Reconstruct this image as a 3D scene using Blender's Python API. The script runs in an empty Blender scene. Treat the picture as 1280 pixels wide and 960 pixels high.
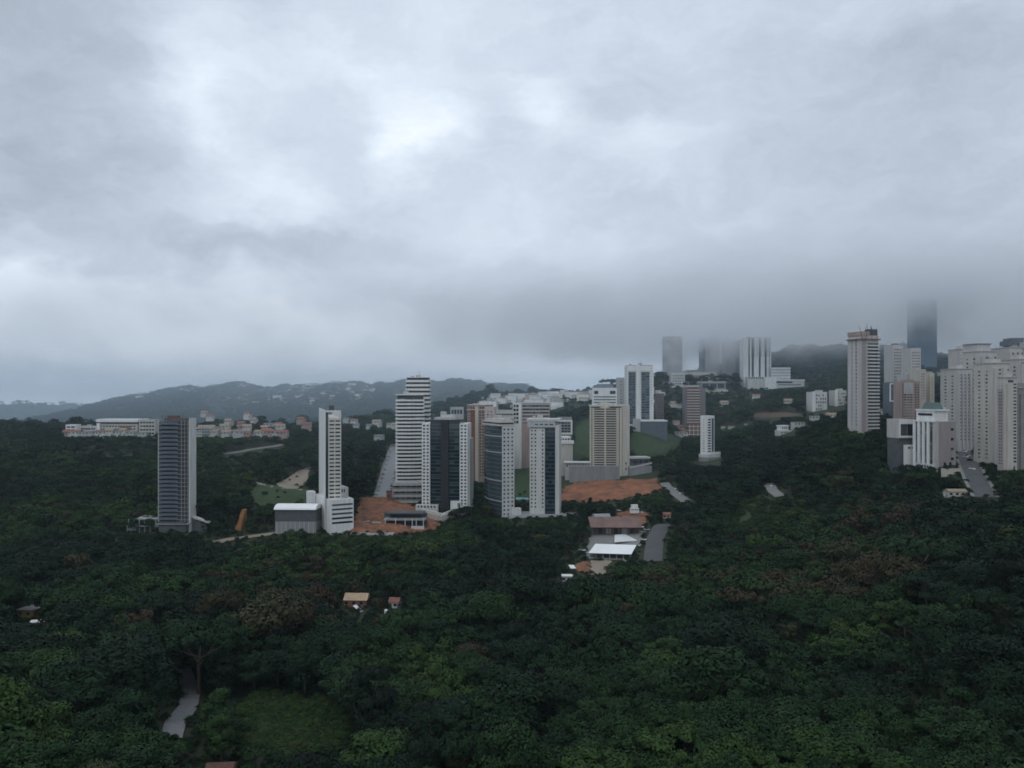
import bpy, bmesh, math, random
import numpy as np
from mathutils import Vector
from mathutils.geometry import delaunay_2d_cdt
R = math.radians
random.seed(7); rng = np.random.default_rng(11)
SC = bpy.context.scene
COL = SC.collection

# ------------------------------------------------------------------ camera, sky, sun, exposure
F = 1000.0; HY = 490.0; CZ = 100.0            # focal length and horizon row of a 1280 px wide frame, eye height
cam = bpy.data.cameras.new('camera'); cam_o = bpy.data.objects.new('camera', cam); COL.objects.link(cam_o)
cam_o.location = (0, 0, CZ); cam_o.rotation_euler = (R(90), 0, 0)
cam.sensor_width = 36; cam.lens = 36 * F / 1280; cam.shift_y = (HY - 480) / 1280
cam.clip_start = 1; cam.clip_end = 40000
SC.camera = cam_o
SC.render.engine = 'CYCLES'
cy = SC.cycles
cy.use_denoising = True; cy.denoiser = 'OPENIMAGEDENOISE'
cy.max_bounces = 8; cy.diffuse_bounces = 2; cy.glossy_bounces = 2; cy.transmission_bounces = 2
cy.volume_bounces = 6; cy.filter_width = 1.7; cy.transparent_max_bounces = 8; cy.use_adaptive_sampling = True; cy.adaptive_threshold = 0.02
SC.view_settings.view_transform = 'Standard'; SC.view_settings.look = 'None'
SC.view_settings.exposure = 0.0; SC.view_settings.gamma = 1.0; SC.view_settings.use_curve_mapping = False
SUN_EL, SUN_AZ = 58, 205                       # degrees; azimuth measured clockwise from +Y

world = bpy.data.worlds.new('World'); SC.world = world; world.use_nodes = True
def build_sky():
    nt = world.node_tree; nt.nodes.clear(); N = nt.nodes.new; L = nt.links.new
    out = N('ShaderNodeOutputWorld'); bg = N('ShaderNodeBackground'); L(bg.outputs[0], out.inputs[0])
    sky = N('ShaderNodeTexSky'); sky.sky_type = 'NISHITA'; sky.sun_disc = False
    sky.sun_elevation = R(SUN_EL); sky.sun_rotation = R(SUN_AZ)
    skm = N('ShaderNodeVectorMath'); skm.operation = 'SCALE'; L(sky.outputs[0], skm.inputs[0]); skm.inputs['Scale'].default_value = 0.09
    tc = N('ShaderNodeTexCoord')
    def noise(scale, detail, rough, vec, stretch=(1, 1, 1)):
        m = N('ShaderNodeVectorMath'); m.operation = 'MULTIPLY'; L(vec, m.inputs[0]); m.inputs[1].default_value = stretch
        n = N('ShaderNodeTexNoise'); n.inputs['Scale'].default_value = scale; n.inputs['Detail'].default_value = detail
        n.inputs['Roughness'].default_value = rough; L(m.outputs[0], n.inputs['Vector']); return n
    def math_(op, a, b):
        m = N('ShaderNodeMath'); m.operation = op
        for i, v in enumerate((a, b)):
            if isinstance(v, (int, float)): m.inputs[i].default_value = v
            else: L(v, m.inputs[i])
        return m.outputs[0]
    g = tc.outputs['Generated']
    w1 = noise(5.5, 5, 0.62, g, (1, 1, 1.6))
    s1 = N('ShaderNodeVectorMath'); s1.operation = 'SUBTRACT'; L(w1.outputs['Color'], s1.inputs[0]); s1.inputs[1].default_value = (.5, .5, .5)
    s2 = N('ShaderNodeVectorMath'); s2.operation = 'SCALE'; L(s1.outputs[0], s2.inputs[0]); s2.inputs['Scale'].default_value = 0.17
    ad = N('ShaderNodeVectorMath'); ad.operation = 'ADD'; L(g, ad.inputs[0]); L(s2.outputs[0], ad.inputs[1])
    v = 0.59
    for px, py, rx, ry, amp in SKY:
        d = Vector(((px - 640) / F, 1, (HY - py) / F)); k = d.length; d.normalize()
        a = N('ShaderNodeVectorMath'); a.operation = 'SUBTRACT'; L(ad.outputs[0], a.inputs[0]); a.inputs[1].default_value = d
        b = N('ShaderNodeVectorMath'); b.operation = 'MULTIPLY'; L(a.outputs[0], b.inputs[0])
        b.inputs[1].default_value = (k * F / rx, k * F / max(rx, ry), k * F / ry)
        c = N('ShaderNodeVectorMath'); c.operation = 'LENGTH'; L(b.outputs[0], c.inputs[0])
        mr = N('ShaderNodeMapRange'); mr.interpolation_type = 'SMOOTHSTEP'
        L(c.outputs['Value'], mr.inputs['Value'])
        mr.inputs['From Min'].default_value = 0; mr.inputs['From Max'].default_value = 1.45
        mr.inputs['To Min'].default_value = amp; mr.inputs['To Max'].default_value = 0
        v = math_('ADD', v, mr.outputs[0])
    f1 = noise(3.2, 7, 0.55, ad.outputs[0], (1, 1, 2.2)); f2 = noise(8, 8, 0.66, ad.outputs[0], (1, 1, 2.6))
    v = math_('ADD', v, math_('MULTIPLY', math_('SUBTRACT', f1.outputs['Fac'], .5), .36))
    v = math_('ADD', v, math_('MULTIPLY', math_('SUBTRACT', f2.outputs['Fac'], .5), .22))
    v = math_('MINIMUM', math_('MAXIMUM', v, .2), .93)
    ramp = N('ShaderNodeValToRGB'); L(v, ramp.inputs[0]); r = ramp.color_ramp
    r.elements[0].position = .2; r.elements[0].color = (.18, .205, .235, 1)
    r.elements[1].position = .93; r.elements[1].color = (.88, .94, .955, 1)
    for p, c in ((.4, (.335, .385, .455, 1)), (.6, (.52, .588, .685, 1)), (.78, (.69, .765, .855, 1))):
        e = r.elements.new(p); e.color = c
    mx = N('ShaderNodeMix'); mx.data_type = 'RGBA'; mx.inputs[0].default_value = .95
    L(skm.outputs[0], mx.inputs[6]); L(ramp.outputs[0], mx.inputs[7])
    L(mx.outputs[2], bg.inputs[0]); bg.inputs[1].default_value = 1.2
SKY = [(235, 95, 70, 75, .12), (285, 165, 80, 85, .08), (345, 232, 90, 52, .16), (525, 165, 62, 48, .21), (530, 150, 120, 80, .02),
       (685, 142, 62, 44, .16), (815, 195, 90, 50, .11), (420, 60, 330, 120, .06), (720, 60, 260, 120, .06), (130, 385, 330, 42, .16), (420, 418, 230, 34, .08),
       (60, 300, 330, 50, -.04), (345, 312, 170, 40, -.07), (1080, 392, 420, 62, -.08), (900, 300, 260, 80, -.02),
       (-20, 60, 170, 280, -.16), (1240, 120, 260, 300, -.12), (60, 482, 420, 22, -.12), (650, 455, 200, 40, .05), (760, 400, 200, 40, -.06)]
build_sky()
sun = bpy.data.lights.new('sun', 'SUN'); sun.energy = 0.7; sun.angle = R(25); sun.color = (1, .97, .92)
sun_o = bpy.data.objects.new('sun', sun); COL.objects.link(sun_o)
sd = Vector((math.sin(R(SUN_AZ)) * math.cos(R(SUN_EL)), math.cos(R(SUN_AZ)) * math.cos(R(SUN_EL)), math.sin(R(SUN_EL))))
sun_o.rotation_euler = sd.to_track_quat('Z', 'Y').to_euler(); sun_o.location = (0, 0, 400)

# ------------------------------------------------------------------ helpers
def W(px, py, Y): return Vector(((px - 640) * Y / F, Y, CZ - (py - HY) * Y / F))
def tag(o, label=None, cat=None, group=None, kind=None):
    if label: o['label'] = label
    if cat: o['category'] = cat
    if group: o['group'] = group
    if kind: o['kind'] = kind
    return o
def empty(name, loc, rz=0.0):
    o = bpy.data.objects.new(name, None); COL.objects.link(o); o.empty_display_size = 1
    o.location = loc; o.rotation_euler = (0, 0, rz); return o
def mesh_obj(name, verts, faces, mat, parent=None, smooth=False, uvs=None):
    me = bpy.data.meshes.new(name); me.from_pydata([tuple(v) for v in verts], [], faces); me.update()
    if mat: me.materials.append(mat)
    if smooth: me.polygons.foreach_set('use_smooth', [True] * len(me.polygons))
    o = bpy.data.objects.new(name, me); COL.objects.link(o)
    if parent is not None: o.parent = parent
    return o
class MB:
    def __init__(s): s.v = []; s.f = []
    def quadbox(s, p):                      # 8 points, bottom ring then top ring
        n = len(s.v); s.v += [tuple(q) for q in p]
        s.f += [tuple(n + i for i in q) for q in ((3, 2, 1, 0), (4, 5, 6, 7), (0, 1, 5, 4), (1, 2, 6, 5), (2, 3, 7, 6), (3, 0, 4, 7))]
        return s
    def box(s, x0, x1, y0, y1, z0, z1):
        return s.quadbox([(x0, y0, z0), (x1, y0, z0), (x1, y1, z0), (x0, y1, z0), (x0, y0, z1), (x1, y0, z1), (x1, y1, z1), (x0, y1, z1)])
    def tube(s, a, b, r0, r1, n=6):
        a = Vector(a); b = Vector(b); d = (b - a).normalized(); u = d.orthogonal().normalized(); w = d.cross(u); k = len(s.v)
        for c, r in ((a, r0), (b, r1)):
            for i in range(n):
                t = 2 * math.pi * i / n; s.v.append(tuple(c + (u * math.cos(t) + w * math.sin(t)) * r))
        for i in range(n): s.f.append((k + i, k + (i + 1) % n, k + n + (i + 1) % n, k + n + i))
        s.f.append(tuple(k + i for i in reversed(range(n)))); s.f.append(tuple(k + n + i for i in range(n)))
        return s
    def prism(s, pts, z0, z1):              # outline (x, y), counter-clockwise
        n = len(pts); k = len(s.v)
        s.v += [(x, y, z0) for x, y in pts] + [(x, y, z1) for x, y in pts]
        s.f.append(tuple(k + i for i in reversed(range(n)))); s.f.append(tuple(k + n + i for i in range(n)))
        for i in range(n): j = (i + 1) % n; s.f.append((k + i, k + j, k + n + j, k + n + i))
        return s
    def gable(s, x0, x1, y0, y1, z0, h, ov=.4, t=.18):   # two-pitch roof, ridge along x
        ym = (y0 + y1) / 2; k = len(s.v)
        s.v += [(x0 - ov, y0 - ov, z0), (x1 + ov, y0 - ov, z0), (x1 + ov, y1 + ov, z0), (x0 - ov, y1 + ov, z0), (x0 - ov, ym, z0 + h), (x1 + ov, ym, z0 + h)]
        s.f += [(k, k + 1, k + 5, k + 4), (k + 2, k + 3, k + 4, k + 5), (k + 3, k, k + 4), (k + 1, k + 2, k + 5), (k + 3, k + 2, k + 1, k)]
        return s
    def build(s, name, mat, parent=None, smooth=False): return mesh_obj(name, s.v, s.f, mat, parent, smooth)

MATS = {}
def mat(name, col, rough=.8, var=.12, scale=.25, stretch=(1, 1, 1), metal=0, spec=.3, col2=None, wear=0.0, rand=0.0):
    if name in MATS: return MATS[name]
    m = bpy.data.materials.new(name); m.use_nodes = True; nt = m.node_tree; N = nt.nodes.new; L = nt.links.new
    p = nt.nodes['Principled BSDF']; p.inputs['Roughness'].default_value = rough; p.inputs['Metallic'].default_value = metal
    p.inputs['Specular IOR Level'].default_value = spec
    tc = N('ShaderNodeTexCoord'); mp = N('ShaderNodeMapping'); mp.inputs['Scale'].default_value = stretch; L(tc.outputs['Object'], mp.inputs[0])
    n = N('ShaderNodeTexNoise'); n.inputs['Scale'].default_value = scale; n.inputs['Detail'].default_value = 6; n.inputs['Roughness'].default_value = .65
    L(mp.outputs[0], n.inputs['Vector'])
    rp = N('ShaderNodeValToRGB'); e = rp.color_ramp.elements
    c2 = col2 or tuple(c * (1 - 2.2 * var) for c in col)
    e[0].position = .3; e[0].color = (*c2, 1); e[1].position = .62; e[1].color = (*col, 1); L(n.outputs['Fac'], rp.inputs[0])
    last = rp.outputs[0]
    if rand:
        oi = N('ShaderNodeObjectInfo'); hs = N('ShaderNodeHueSaturation'); mr = N('ShaderNodeMapRange')
        L(oi.outputs['Random'], mr.inputs[0]); mr.inputs[3].default_value = 1 - rand; mr.inputs[4].default_value = 1 + rand
        L(mr.outputs[0], hs.inputs['Value']); L(last, hs.inputs['Color']); last = hs.outputs[0]
    L(last, p.inputs['Base Color']); MATS[name] = m; return m
def glass(name, dark, light, share=.3, rough=.12, spec=.5):
    if name in MATS: return MATS[name]
    m = bpy.data.materials.new(name); m.use_nodes = True; nt = m.node_tree; N = nt.nodes.new; L = nt.links.new
    p = nt.nodes['Principled BSDF']; p.inputs['Roughness'].default_value = rough; p.inputs['Specular IOR Level'].default_value = spec
    oi = N('ShaderNodeObjectInfo'); rp = N('ShaderNodeValToRGB'); e = rp.color_ramp.elements
    e[0].position = 1 - share - .25; e[0].color = (*dark, 1); e[1].position = 1; e[1].color = (*light, 1)
    L(oi.outputs['Random'], rp.inputs[0]); L(rp.outputs[0], p.inputs['Base Color']); MATS[name] = m; return m

# ------------------------------------------------------------------ terrain
# rows: (column pixel, [(distance, ground height) ...]) surveyed from the photograph
SURVEY = {
 -150: [(110, 22), (160, 19), (220, 17), (330, 13), (430, 9), (520, 8), (600, 17), (700, 32), (800, 46), (900, 55), (1100, 45), (1500, 15), (2200, 0)],
 100: [(110, 18), (160, 15), (220, 13), (330, 10), (430, 5), (520, 4), (600, 13), (700, 28), (800, 43), (900, 56), (1100, 42), (1500, 12), (2200, 0)],
 300: [(110, 8), (160, 5), (220, 3), (330, 0), (430, 0), (520, 5), (600, 17), (700, 28), (800, 38), (900, 48), (1100, 42), (1500, 15), (2200, 0)],
 500: [(110, 10), (160, 6), (220, 3), (330, 0), (430, 2), (520, 6), (600, 12), (700, 20), (800, 29), (900, 37), (1000, 45), (1150, 52), (1500, 50), (2200, 20)],
 640: [(110, 12), (160, 9), (220, 7), (330, 1), (430, 0), (520, 5), (600, 9), (700, 13), (800, 18), (900, 26), (1000, 38), (1200, 68), (1500, 96), (2200, 50)],
 800: [(110, 14), (160, 11), (240, 5), (350, -2), (430, -1), (520, 7), (600, 13), (700, 19), (800, 32), (900, 53), (1000, 70), (1200, 104), (1500, 118), (2200, 90)],
 950: [(110, 18), (160, 16), (220, 12), (310, 7), (400, 7), (500, 16), (600, 27), (720, 41), (850, 54), (950, 72), (1120, 101), (1500, 135), (2200, 190)],
 1100: [(110, 22), (150, 20), (200, 18), (270, 18), (350, 17), (450, 24), (530, 35), (600, 54), (700, 66), (900, 84), (1150, 115), (1500, 152), (2200, 190)],
 1280: [(110, 22), (150, 21), (200, 29), (260, 36), (340, 40), (430, 42), (500, 50), (600, 58), (700, 65), (900, 80), (1150, 105), (1500, 140), (2200, 170)],
 1480: [(110, 26), (150, 26), (200, 34), (260, 40), (340, 45), (430, 48), (500, 55), (600, 63), (700, 70), (900, 85), (1150, 110), (1500, 140), (2200, 170)]}
PINS = [(220, 520, 9), (420, 530, 8), (505, 690, 11.5), (550, 600, 11), (625, 590, 8), (680, 600, 10), (762, 750, 20), (545, 1500, 64), (580, 1500, 80), (610, 1500, 90), (700, 1500, 95), (760, 1500, 97), (930, 1135, 105), (872, 1110, 101), (855, 1190, 110), (836, 1150, 106), (505, 640, 8), (480, 640, 12), (552, 572, 5.5), (800, 930, 60), (868, 1000, 45),
        (883, 770, 33), (965, 1150, 107), (840, 1250, 114), (1078, 620, 66), (1165, 520, 47), (1250, 480, 50), (770, 500, 4), (230, 260, 1), (40, 330, 6),
        (445, 385, 0), (1215, 460, 46), (1207, 600, 58), (490, 900, 37), (350, 620, 21), (965, 560, 30), (780, 660, 17), (820, 860, 41)]
def uv(x, y):
    yy = np.clip(y, 110, 2300); u = np.clip(640 + 1000 * x / yy, -200, 1520); return u, 420 * np.log(yy / 110)
def fit_tps():
    P = [(px, 420 * math.log(Y / 110), z) for px, Y, z in PINS]
    for px, rows in SURVEY.items():
        for Y, z in rows:
            q = (px, 420 * math.log(Y / 110))
            if all(math.hypot(q[0] - a, q[1] - b) > 45 for a, b, _ in P[:len(PINS)]): P.append((*q, z))
    P = np.array(P, float); n = len(P)
    def k(d2): return np.where(d2 > 1e-9, .5 * d2 * np.log(d2 + 1e-12), 0)
    s = 1 / 300.0; A = P[:, :2] * s
    D = ((A[:, None] - A[None]) ** 2).sum(-1); K = k(D) + np.eye(n) * .004
    Q = np.c_[np.ones(n), A]; M = np.block([[K, Q], [Q.T, np.zeros((3, 3))]])
    c = np.linalg.solve(M, np.r_[P[:, 2], 0, 0, 0])
    def f(u, v):
        B = np.c_[u.ravel() * s, v.ravel() * s]; o = np.empty(len(B))
        for i in range(0, len(B), 20000):
            b = B[i:i + 20000]; D = ((b[:, None] - A[None]) ** 2).sum(-1)
            o[i:i + 20000] = k(D) @ c[:n] + c[n] + b @ c[n + 1:]
        return o.reshape(u.shape)
    return f
GS = 8.0; GX0, GX1, GY0, GY1 = -1600, 2000, -200, 2600
gx = np.arange(GX0, GX1 + GS, GS); gy = np.arange(GY0, GY1 + GS, GS)
XX, YY = np.meshgrid(gx, gy); _u, _v = uv(XX, YY); ZZ = fit_tps()(_u, _v)
ZZ += 1.1 * np.sin(XX * .031 + 1.3 * np.sin(YY * .023)) * np.sin(YY * .037 + XX * .012) * np.clip((YY - 100) / 200, 0, 1)
# fall away behind the last hills so that the far ridges stand free
edge = np.clip((YY - 2100) / 500, 0, 1); ZZ = ZZ * (1 - edge) - 5 * edge
def ground(x, y):
    x = np.asarray(x, float); y = np.asarray(y, float)
    i = np.clip((x - GX0) / GS, 0, len(gx) - 1.001); j = np.clip((y - GY0) / GS, 0, len(gy) - 1.001)
    a = i.astype(int); b = j.astype(int); s = i - a; t = j - b
    return ZZ[b, a] * (1 - s) * (1 - t) + ZZ[b, a + 1] * s * (1 - t) + ZZ[b + 1, a] * (1 - s) * t + ZZ[b + 1, a + 1] * s * t
def at_ground(px, py, y0=115.0, y1=2300.0):
    Y = np.arange(y0, y1, 1.5); x = (px - 640) * Y / F; z = CZ - (py - HY) * Y / F
    h = np.nonzero(z <= ground(x, Y))[0]; k = h[0] if len(h) else len(Y) - 1
    return Vector((x[k], Y[k], float(ground(x[k], Y[k]))))

M_ground = mat('forest_floor', (.030, .040, .018), .95, scale=.05, col2=(.016, .024, .010))
def build_ground():
    ny, nx = XX.shape; v = np.c_[XX.ravel(), YY.ravel(), ZZ.ravel()]
    i = (np.arange(ny - 1)[:, None] * nx + np.arange(nx - 1)[None]).ravel()
    f = np.c_[i, i + 1, i + nx + 1, i + nx]
    # skirt rings carry the sheet on to the horizon
    me = bpy.data.meshes.new('ground'); o = bpy.data.objects.new('ground', me); COL.objects.link(o)
    b = len(v); ring = []
    per = [(0, c) for c in range(nx)] + [(r, nx - 1) for r in range(1, ny)] + [(ny - 1, c) for c in range(nx - 2, -1, -1)] + [(r, 0) for r in range(ny - 2, 0, -1)]
    idx = np.array([r * nx + c for r, c in per]); base = v[idx]
    ctr = np.array([(GX0 + GX1) / 2, (GY0 + GY1) / 2])
    vs = [v]; fs = [f]; prev = idx
    for k, (sc_, zz) in enumerate(((1.35, -30), (1.9, -140), (2.6, -380))):
        q = base.copy(); q[:, :2] = ctr + (q[:, :2] - ctr) * sc_; q[:, 2] = zz + (base[:, 2] * .3 if k == 0 else 0)
        cur = np.arange(len(q)) + sum(len(a) for a in vs); vs.append(q)
        fs.append(np.c_[prev, cur, np.roll(cur, -1), np.roll(prev, -1)]); prev = cur
    v = np.concatenate(vs); f = np.concatenate(fs)
    me.from_pydata(v.tolist(), [], f.tolist()); me.update(); me.materials.append(M_ground)
    me.polygons.foreach_set('use_smooth', [True] * len(me.polygons)); tag(o, kind='structure')
build_ground()

SCRUB = []                                    # world polygons of low light green scrub
GRASSY = []                                   # lawns and soil where only a few tufts grow
SOLID = []                                    # exact footprints: nothing grows here
NOTREE = []                                   # world polygons kept free of trees
PROT = np.zeros((260, 360), np.float32)       # distance up to which a pixel must stay open (4 px cells, 40 px margins)
def protect(poly, Y):
    P = np.array(poly, float); yy, xx = np.mgrid[0:260, 0:360]; xx = xx * 4 - 80 + 2; yy = yy * 4 - 40 + 2
    inside = np.zeros(xx.shape, bool); n = len(P)
    for i in range(n):
        x1, y1 = P[i]; x2, y2 = P[(i + 1) % n]
        c = ((y1 > yy) != (y2 > yy)) & (xx < (x2 - x1) * (yy - y1) / ((y2 - y1) if y2 != y1 else 1e-9) + x1); inside ^= c
    PROT[inside] = np.maximum(PROT[inside], Y)
def in_poly(x, y, P):
    r = np.zeros(x.shape, bool); n = len(P)
    for i in range(n):
        x1, y1 = P[i]; x2, y2 = P[(i + 1) % n]
        r ^= ((y1 > y) != (y2 > y)) & (x < (x2 - x1) * (y - y1) / ((y2 - y1) if y2 != y1 else 1e-9) + x1)
    return r
def sheet_world(name, P, m, lift=.3, step=3.0, kind='structure', jitter=0.0, rough=0.0):
    ring = []
    for i in range(len(P)):
        a = Vector(P[i][:2]); b = Vector(P[(i + 1) % len(P)][:2]); k = max(1, int((b - a).length / step))
        for j in range(k):
            q = a.lerp(b, j / k)
            ring.append(q + Vector((random.uniform(-1, 1), random.uniform(-1, 1))) * jitter if j else q)
    xs = [p.x for p in ring]; ys = [p.y for p in ring]; inner = []
    X, Y = np.meshgrid(np.arange(min(xs), max(xs), step), np.arange(min(ys), max(ys), step))
    ok = in_poly(X, Y, [(p.x, p.y) for p in ring])
    for x, y in zip(X[ok], Y[ok]): inner.append(Vector((x, y)))
    n = len(ring); v, e, f, *_ = delaunay_2d_cdt(ring + inner, [], [list(range(n))], 1, .01)
    co = [(p.x, p.y, float(ground(p.x, p.y)) + lift + (rough * (.6 + .6 * math.sin(p.x * .19 + 2 * math.sin(p.y * .11)) + random.uniform(-.5, .5)) if i >= n else 0)) for i, p in enumerate(v)]
    f = [t if (Vector(co[t[1]]) - Vector(co[t[0]])).cross(Vector(co[t[2]]) - Vector(co[t[0]])).z > 0 else t[::-1] for t in f]
    o = mesh_obj(name, co, f, m, None, True); tag(o, kind=kind); NOTREE.append([(p.x, p.y) for p in ring]); (GRASSY if name in ('grass', 'bare_ground') else SOLID).append(NOTREE[-1]); return o
def sheet(name, poly, m, lift=.3, step=3.0, kind='structure', jitter=1.2, y0=115, y1=2300, guard=True, rough=0.0):
    P = [at_ground(px, py, y0, y1) for px, py in poly]
    if guard: protect(poly, max(p.y for p in P))
    return sheet_world(name, P, m, lift, step, kind, jitter, rough)
def road(name, pts, width, m, lift=.35, kerb=True, y0=115, margin=2.0, guard=True):
    C = [at_ground(px, py, y0) for px, py in pts]; D = []
    for i in range(len(C) - 1):
        k = max(1, int((C[i + 1] - C[i]).length / 5))
        for j in range(k): D.append(C[i].lerp(C[i + 1], j / k))
    D.append(C[-1])
    def strip(off0, off1, lf, nm, mm, th=.0):
        v = []; f = []
        for i, p in enumerate(D):
            t = (D[min(i + 1, len(D) - 1)] - D[max(i - 1, 0)]); t.z = 0; t.normalize(); nn = Vector((t.y, -t.x, 0))
            for off in (off0, off1):
                q = p + nn * off; v.append((q.x, q.y, max(float(ground(q.x, q.y)), float(ground(p.x, p.y)) - .3) + lf))
        for i in range(len(D) - 1): k = 2 * i; f.append((k, k + 1, k + 3, k + 2))
        if th:
            n = len(v); v += [(x, y, z - th) for x, y, z in v]
            for i in range(len(D) - 1):
                for a in (0, 1): k = 2 * i + a; f.append((k, k + 2, k + 2 + n, k + n))
        return tag(mesh_obj(nm, v, f, mm), kind='structure')
    o = strip(-width / 2, width / 2, lift, name, m)
    if kerb:
        for s in (-1, 1): strip(s * (width / 2), s * (width / 2 + 1.8), lift + .13, 'pavement', mat('pavement_concrete', (.20, .20, .19), .9), .5)
    pol = []
    for sgn in (1, -1):
        for i in (range(len(D)) if sgn == 1 else range(len(D) - 1, -1, -1)):
            p = D[i]; t = (D[min(i + 1, len(D) - 1)] - D[max(i - 1, 0)]); t.z = 0; t.normalize(); q = p + Vector((t.y, -t.x, 0)) * sgn * (width / 2 + margin); pol.append((q.x, q.y))
    NOTREE.append(pol)
    for i in range(len(D) - 1):
        t = (D[i + 1] - D[i]); t.z = 0; t.normalize(); q = Vector((t.y, -t.x, 0)) * (width / 2 + .3); A, B = D[i], D[i + 1]; SOLID.append([((A + q).x, (A + q).y), ((B + q).x, (B + q).y), ((B - q).x, (B - q).y), ((A - q).x, (A - q).y)])
    if guard:
        q = [(640 + F * (x / y), HY - F * (float(ground(x, y)) - CZ) / y) for x, y in pol]; protect(q, max(p.y for p in D))
    return D
# ------------------------------------------------------------------ materials of the built things
WHITE = mat('white_paint', (.72, .73, .71), .75, .10, .6, (1, 1, .10))
WHITE2 = mat('weathered_white_paint', (.57, .575, .55), .8, .13, .6, (1, 1, .1))
LGREY = mat('light_grey_render', (.44, .45, .445), .8, .11, .6, (1, 1, .1))
GREY = mat('grey_concrete', (.27, .28, .28), .9, .12, .25, (1, 1, .2))
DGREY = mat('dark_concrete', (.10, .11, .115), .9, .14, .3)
BEIGE = mat('beige_render', (.50, .475, .425), .85, .11, .6, (1, 1, .1))
PALEC = mat('ivory_render', (.60, .58, .52), .85, .08, .3, (1, 1, .1))
CREAM = mat('cream_render', (.56, .53, .445), .85, .08, .3, (1, 1, .1))
MAUVE = mat('mauve_render', (.34, .305, .295), .85, .10, .6, (1, 1, .1))
PALE = mat('pale_taupe_render', (.48, .468, .445), .85, .11, .6, (1, 1, .1))
PINK = mat('pink_brown_tile', (.37, .29, .26), .8, .12, .3, (1, 1, .15))
RUST = mat('brown_red_brick', (.24, .12, .09), .9, .16, .5)
SLATE = mat('slate_blue_wall', (.12, .145, .17), .5, .12, .3)
BLACKM = mat('dark_steel', (.03, .032, .035), .6, .1, .4)
ROOFT = mat('tan_roof_tile', (.30, .235, .17), .9, .14, .7)
ROOFR = mat('red_roof_tile', (.24, .115, .085), .9, .16, .7)
ROOFW = mat('white_metal_roof', (.80, .81, .80), .55, .04, .12, (1, .2, 1))
RUSTROOF = mat('rusty_metal_roof', (.20, .12, .10), .85, .2, .18, (1, .5, 1), col2=(.10, .075, .07))
EARTH = mat('red_earth', (.27, .112, .055), .95, scale=.08, col2=(.085, .045, .032))
EARTH2 = mat('brown_red_earth', (.26, .115, .062), .95, scale=.15, col2=(.07, .042, .032))
GRASSM = mat('mown_grass', (.036, .064, .022), .95, scale=.22, col2=(.014, .028, .012))
GRASSD = mat('rough_grass', (.036, .066, .020), .95, scale=.10, col2=(.022, .040, .014))
ASPH = mat('worn_asphalt', (.085, .088, .092), .85, .10, .12)
WETASPH = mat('wet_asphalt', (.17, .175, .18), .5, .10, .12)
STRIP = mat('dull_bare_soil', (.13, .085, .06), .95, scale=.15, col2=(.05, .045, .03))
CONC = mat('concrete_yard', (.20, .20, .19), .9, .12, .09)
DIRT = mat('pale_dirt', (.26, .22, .17), .95, .12, .1)
TARP = mat('blue_tarpaulin', (.04, .11, .24), .6, .1, .5)
BROWNG = mat('brown_grey_concrete', (.15, .115, .105), .9, .14, .4)
TURQ = mat('turquoise_court', (.07, .33, .42), .6, .06, .3)
YELW = mat('yellow_render', (.50, .36, .10), .85, .1, .3)
G_DK = glass('dark_window_glass', (.012, .018, .022), (.10, .12, .13), .25)
G_MD = glass('curtained_window_glass', (.03, .035, .04), (.30, .29, .27), .3)
G_TEAL = glass('teal_curtain_glass', (.010, .024, .028), (.05, .085, .09), .3, .08, .6)
G_BLUE = glass('blue_curtain_glass', (.05, .11, .17), (.08, .15, .21), .3, .1, .6)
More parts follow.
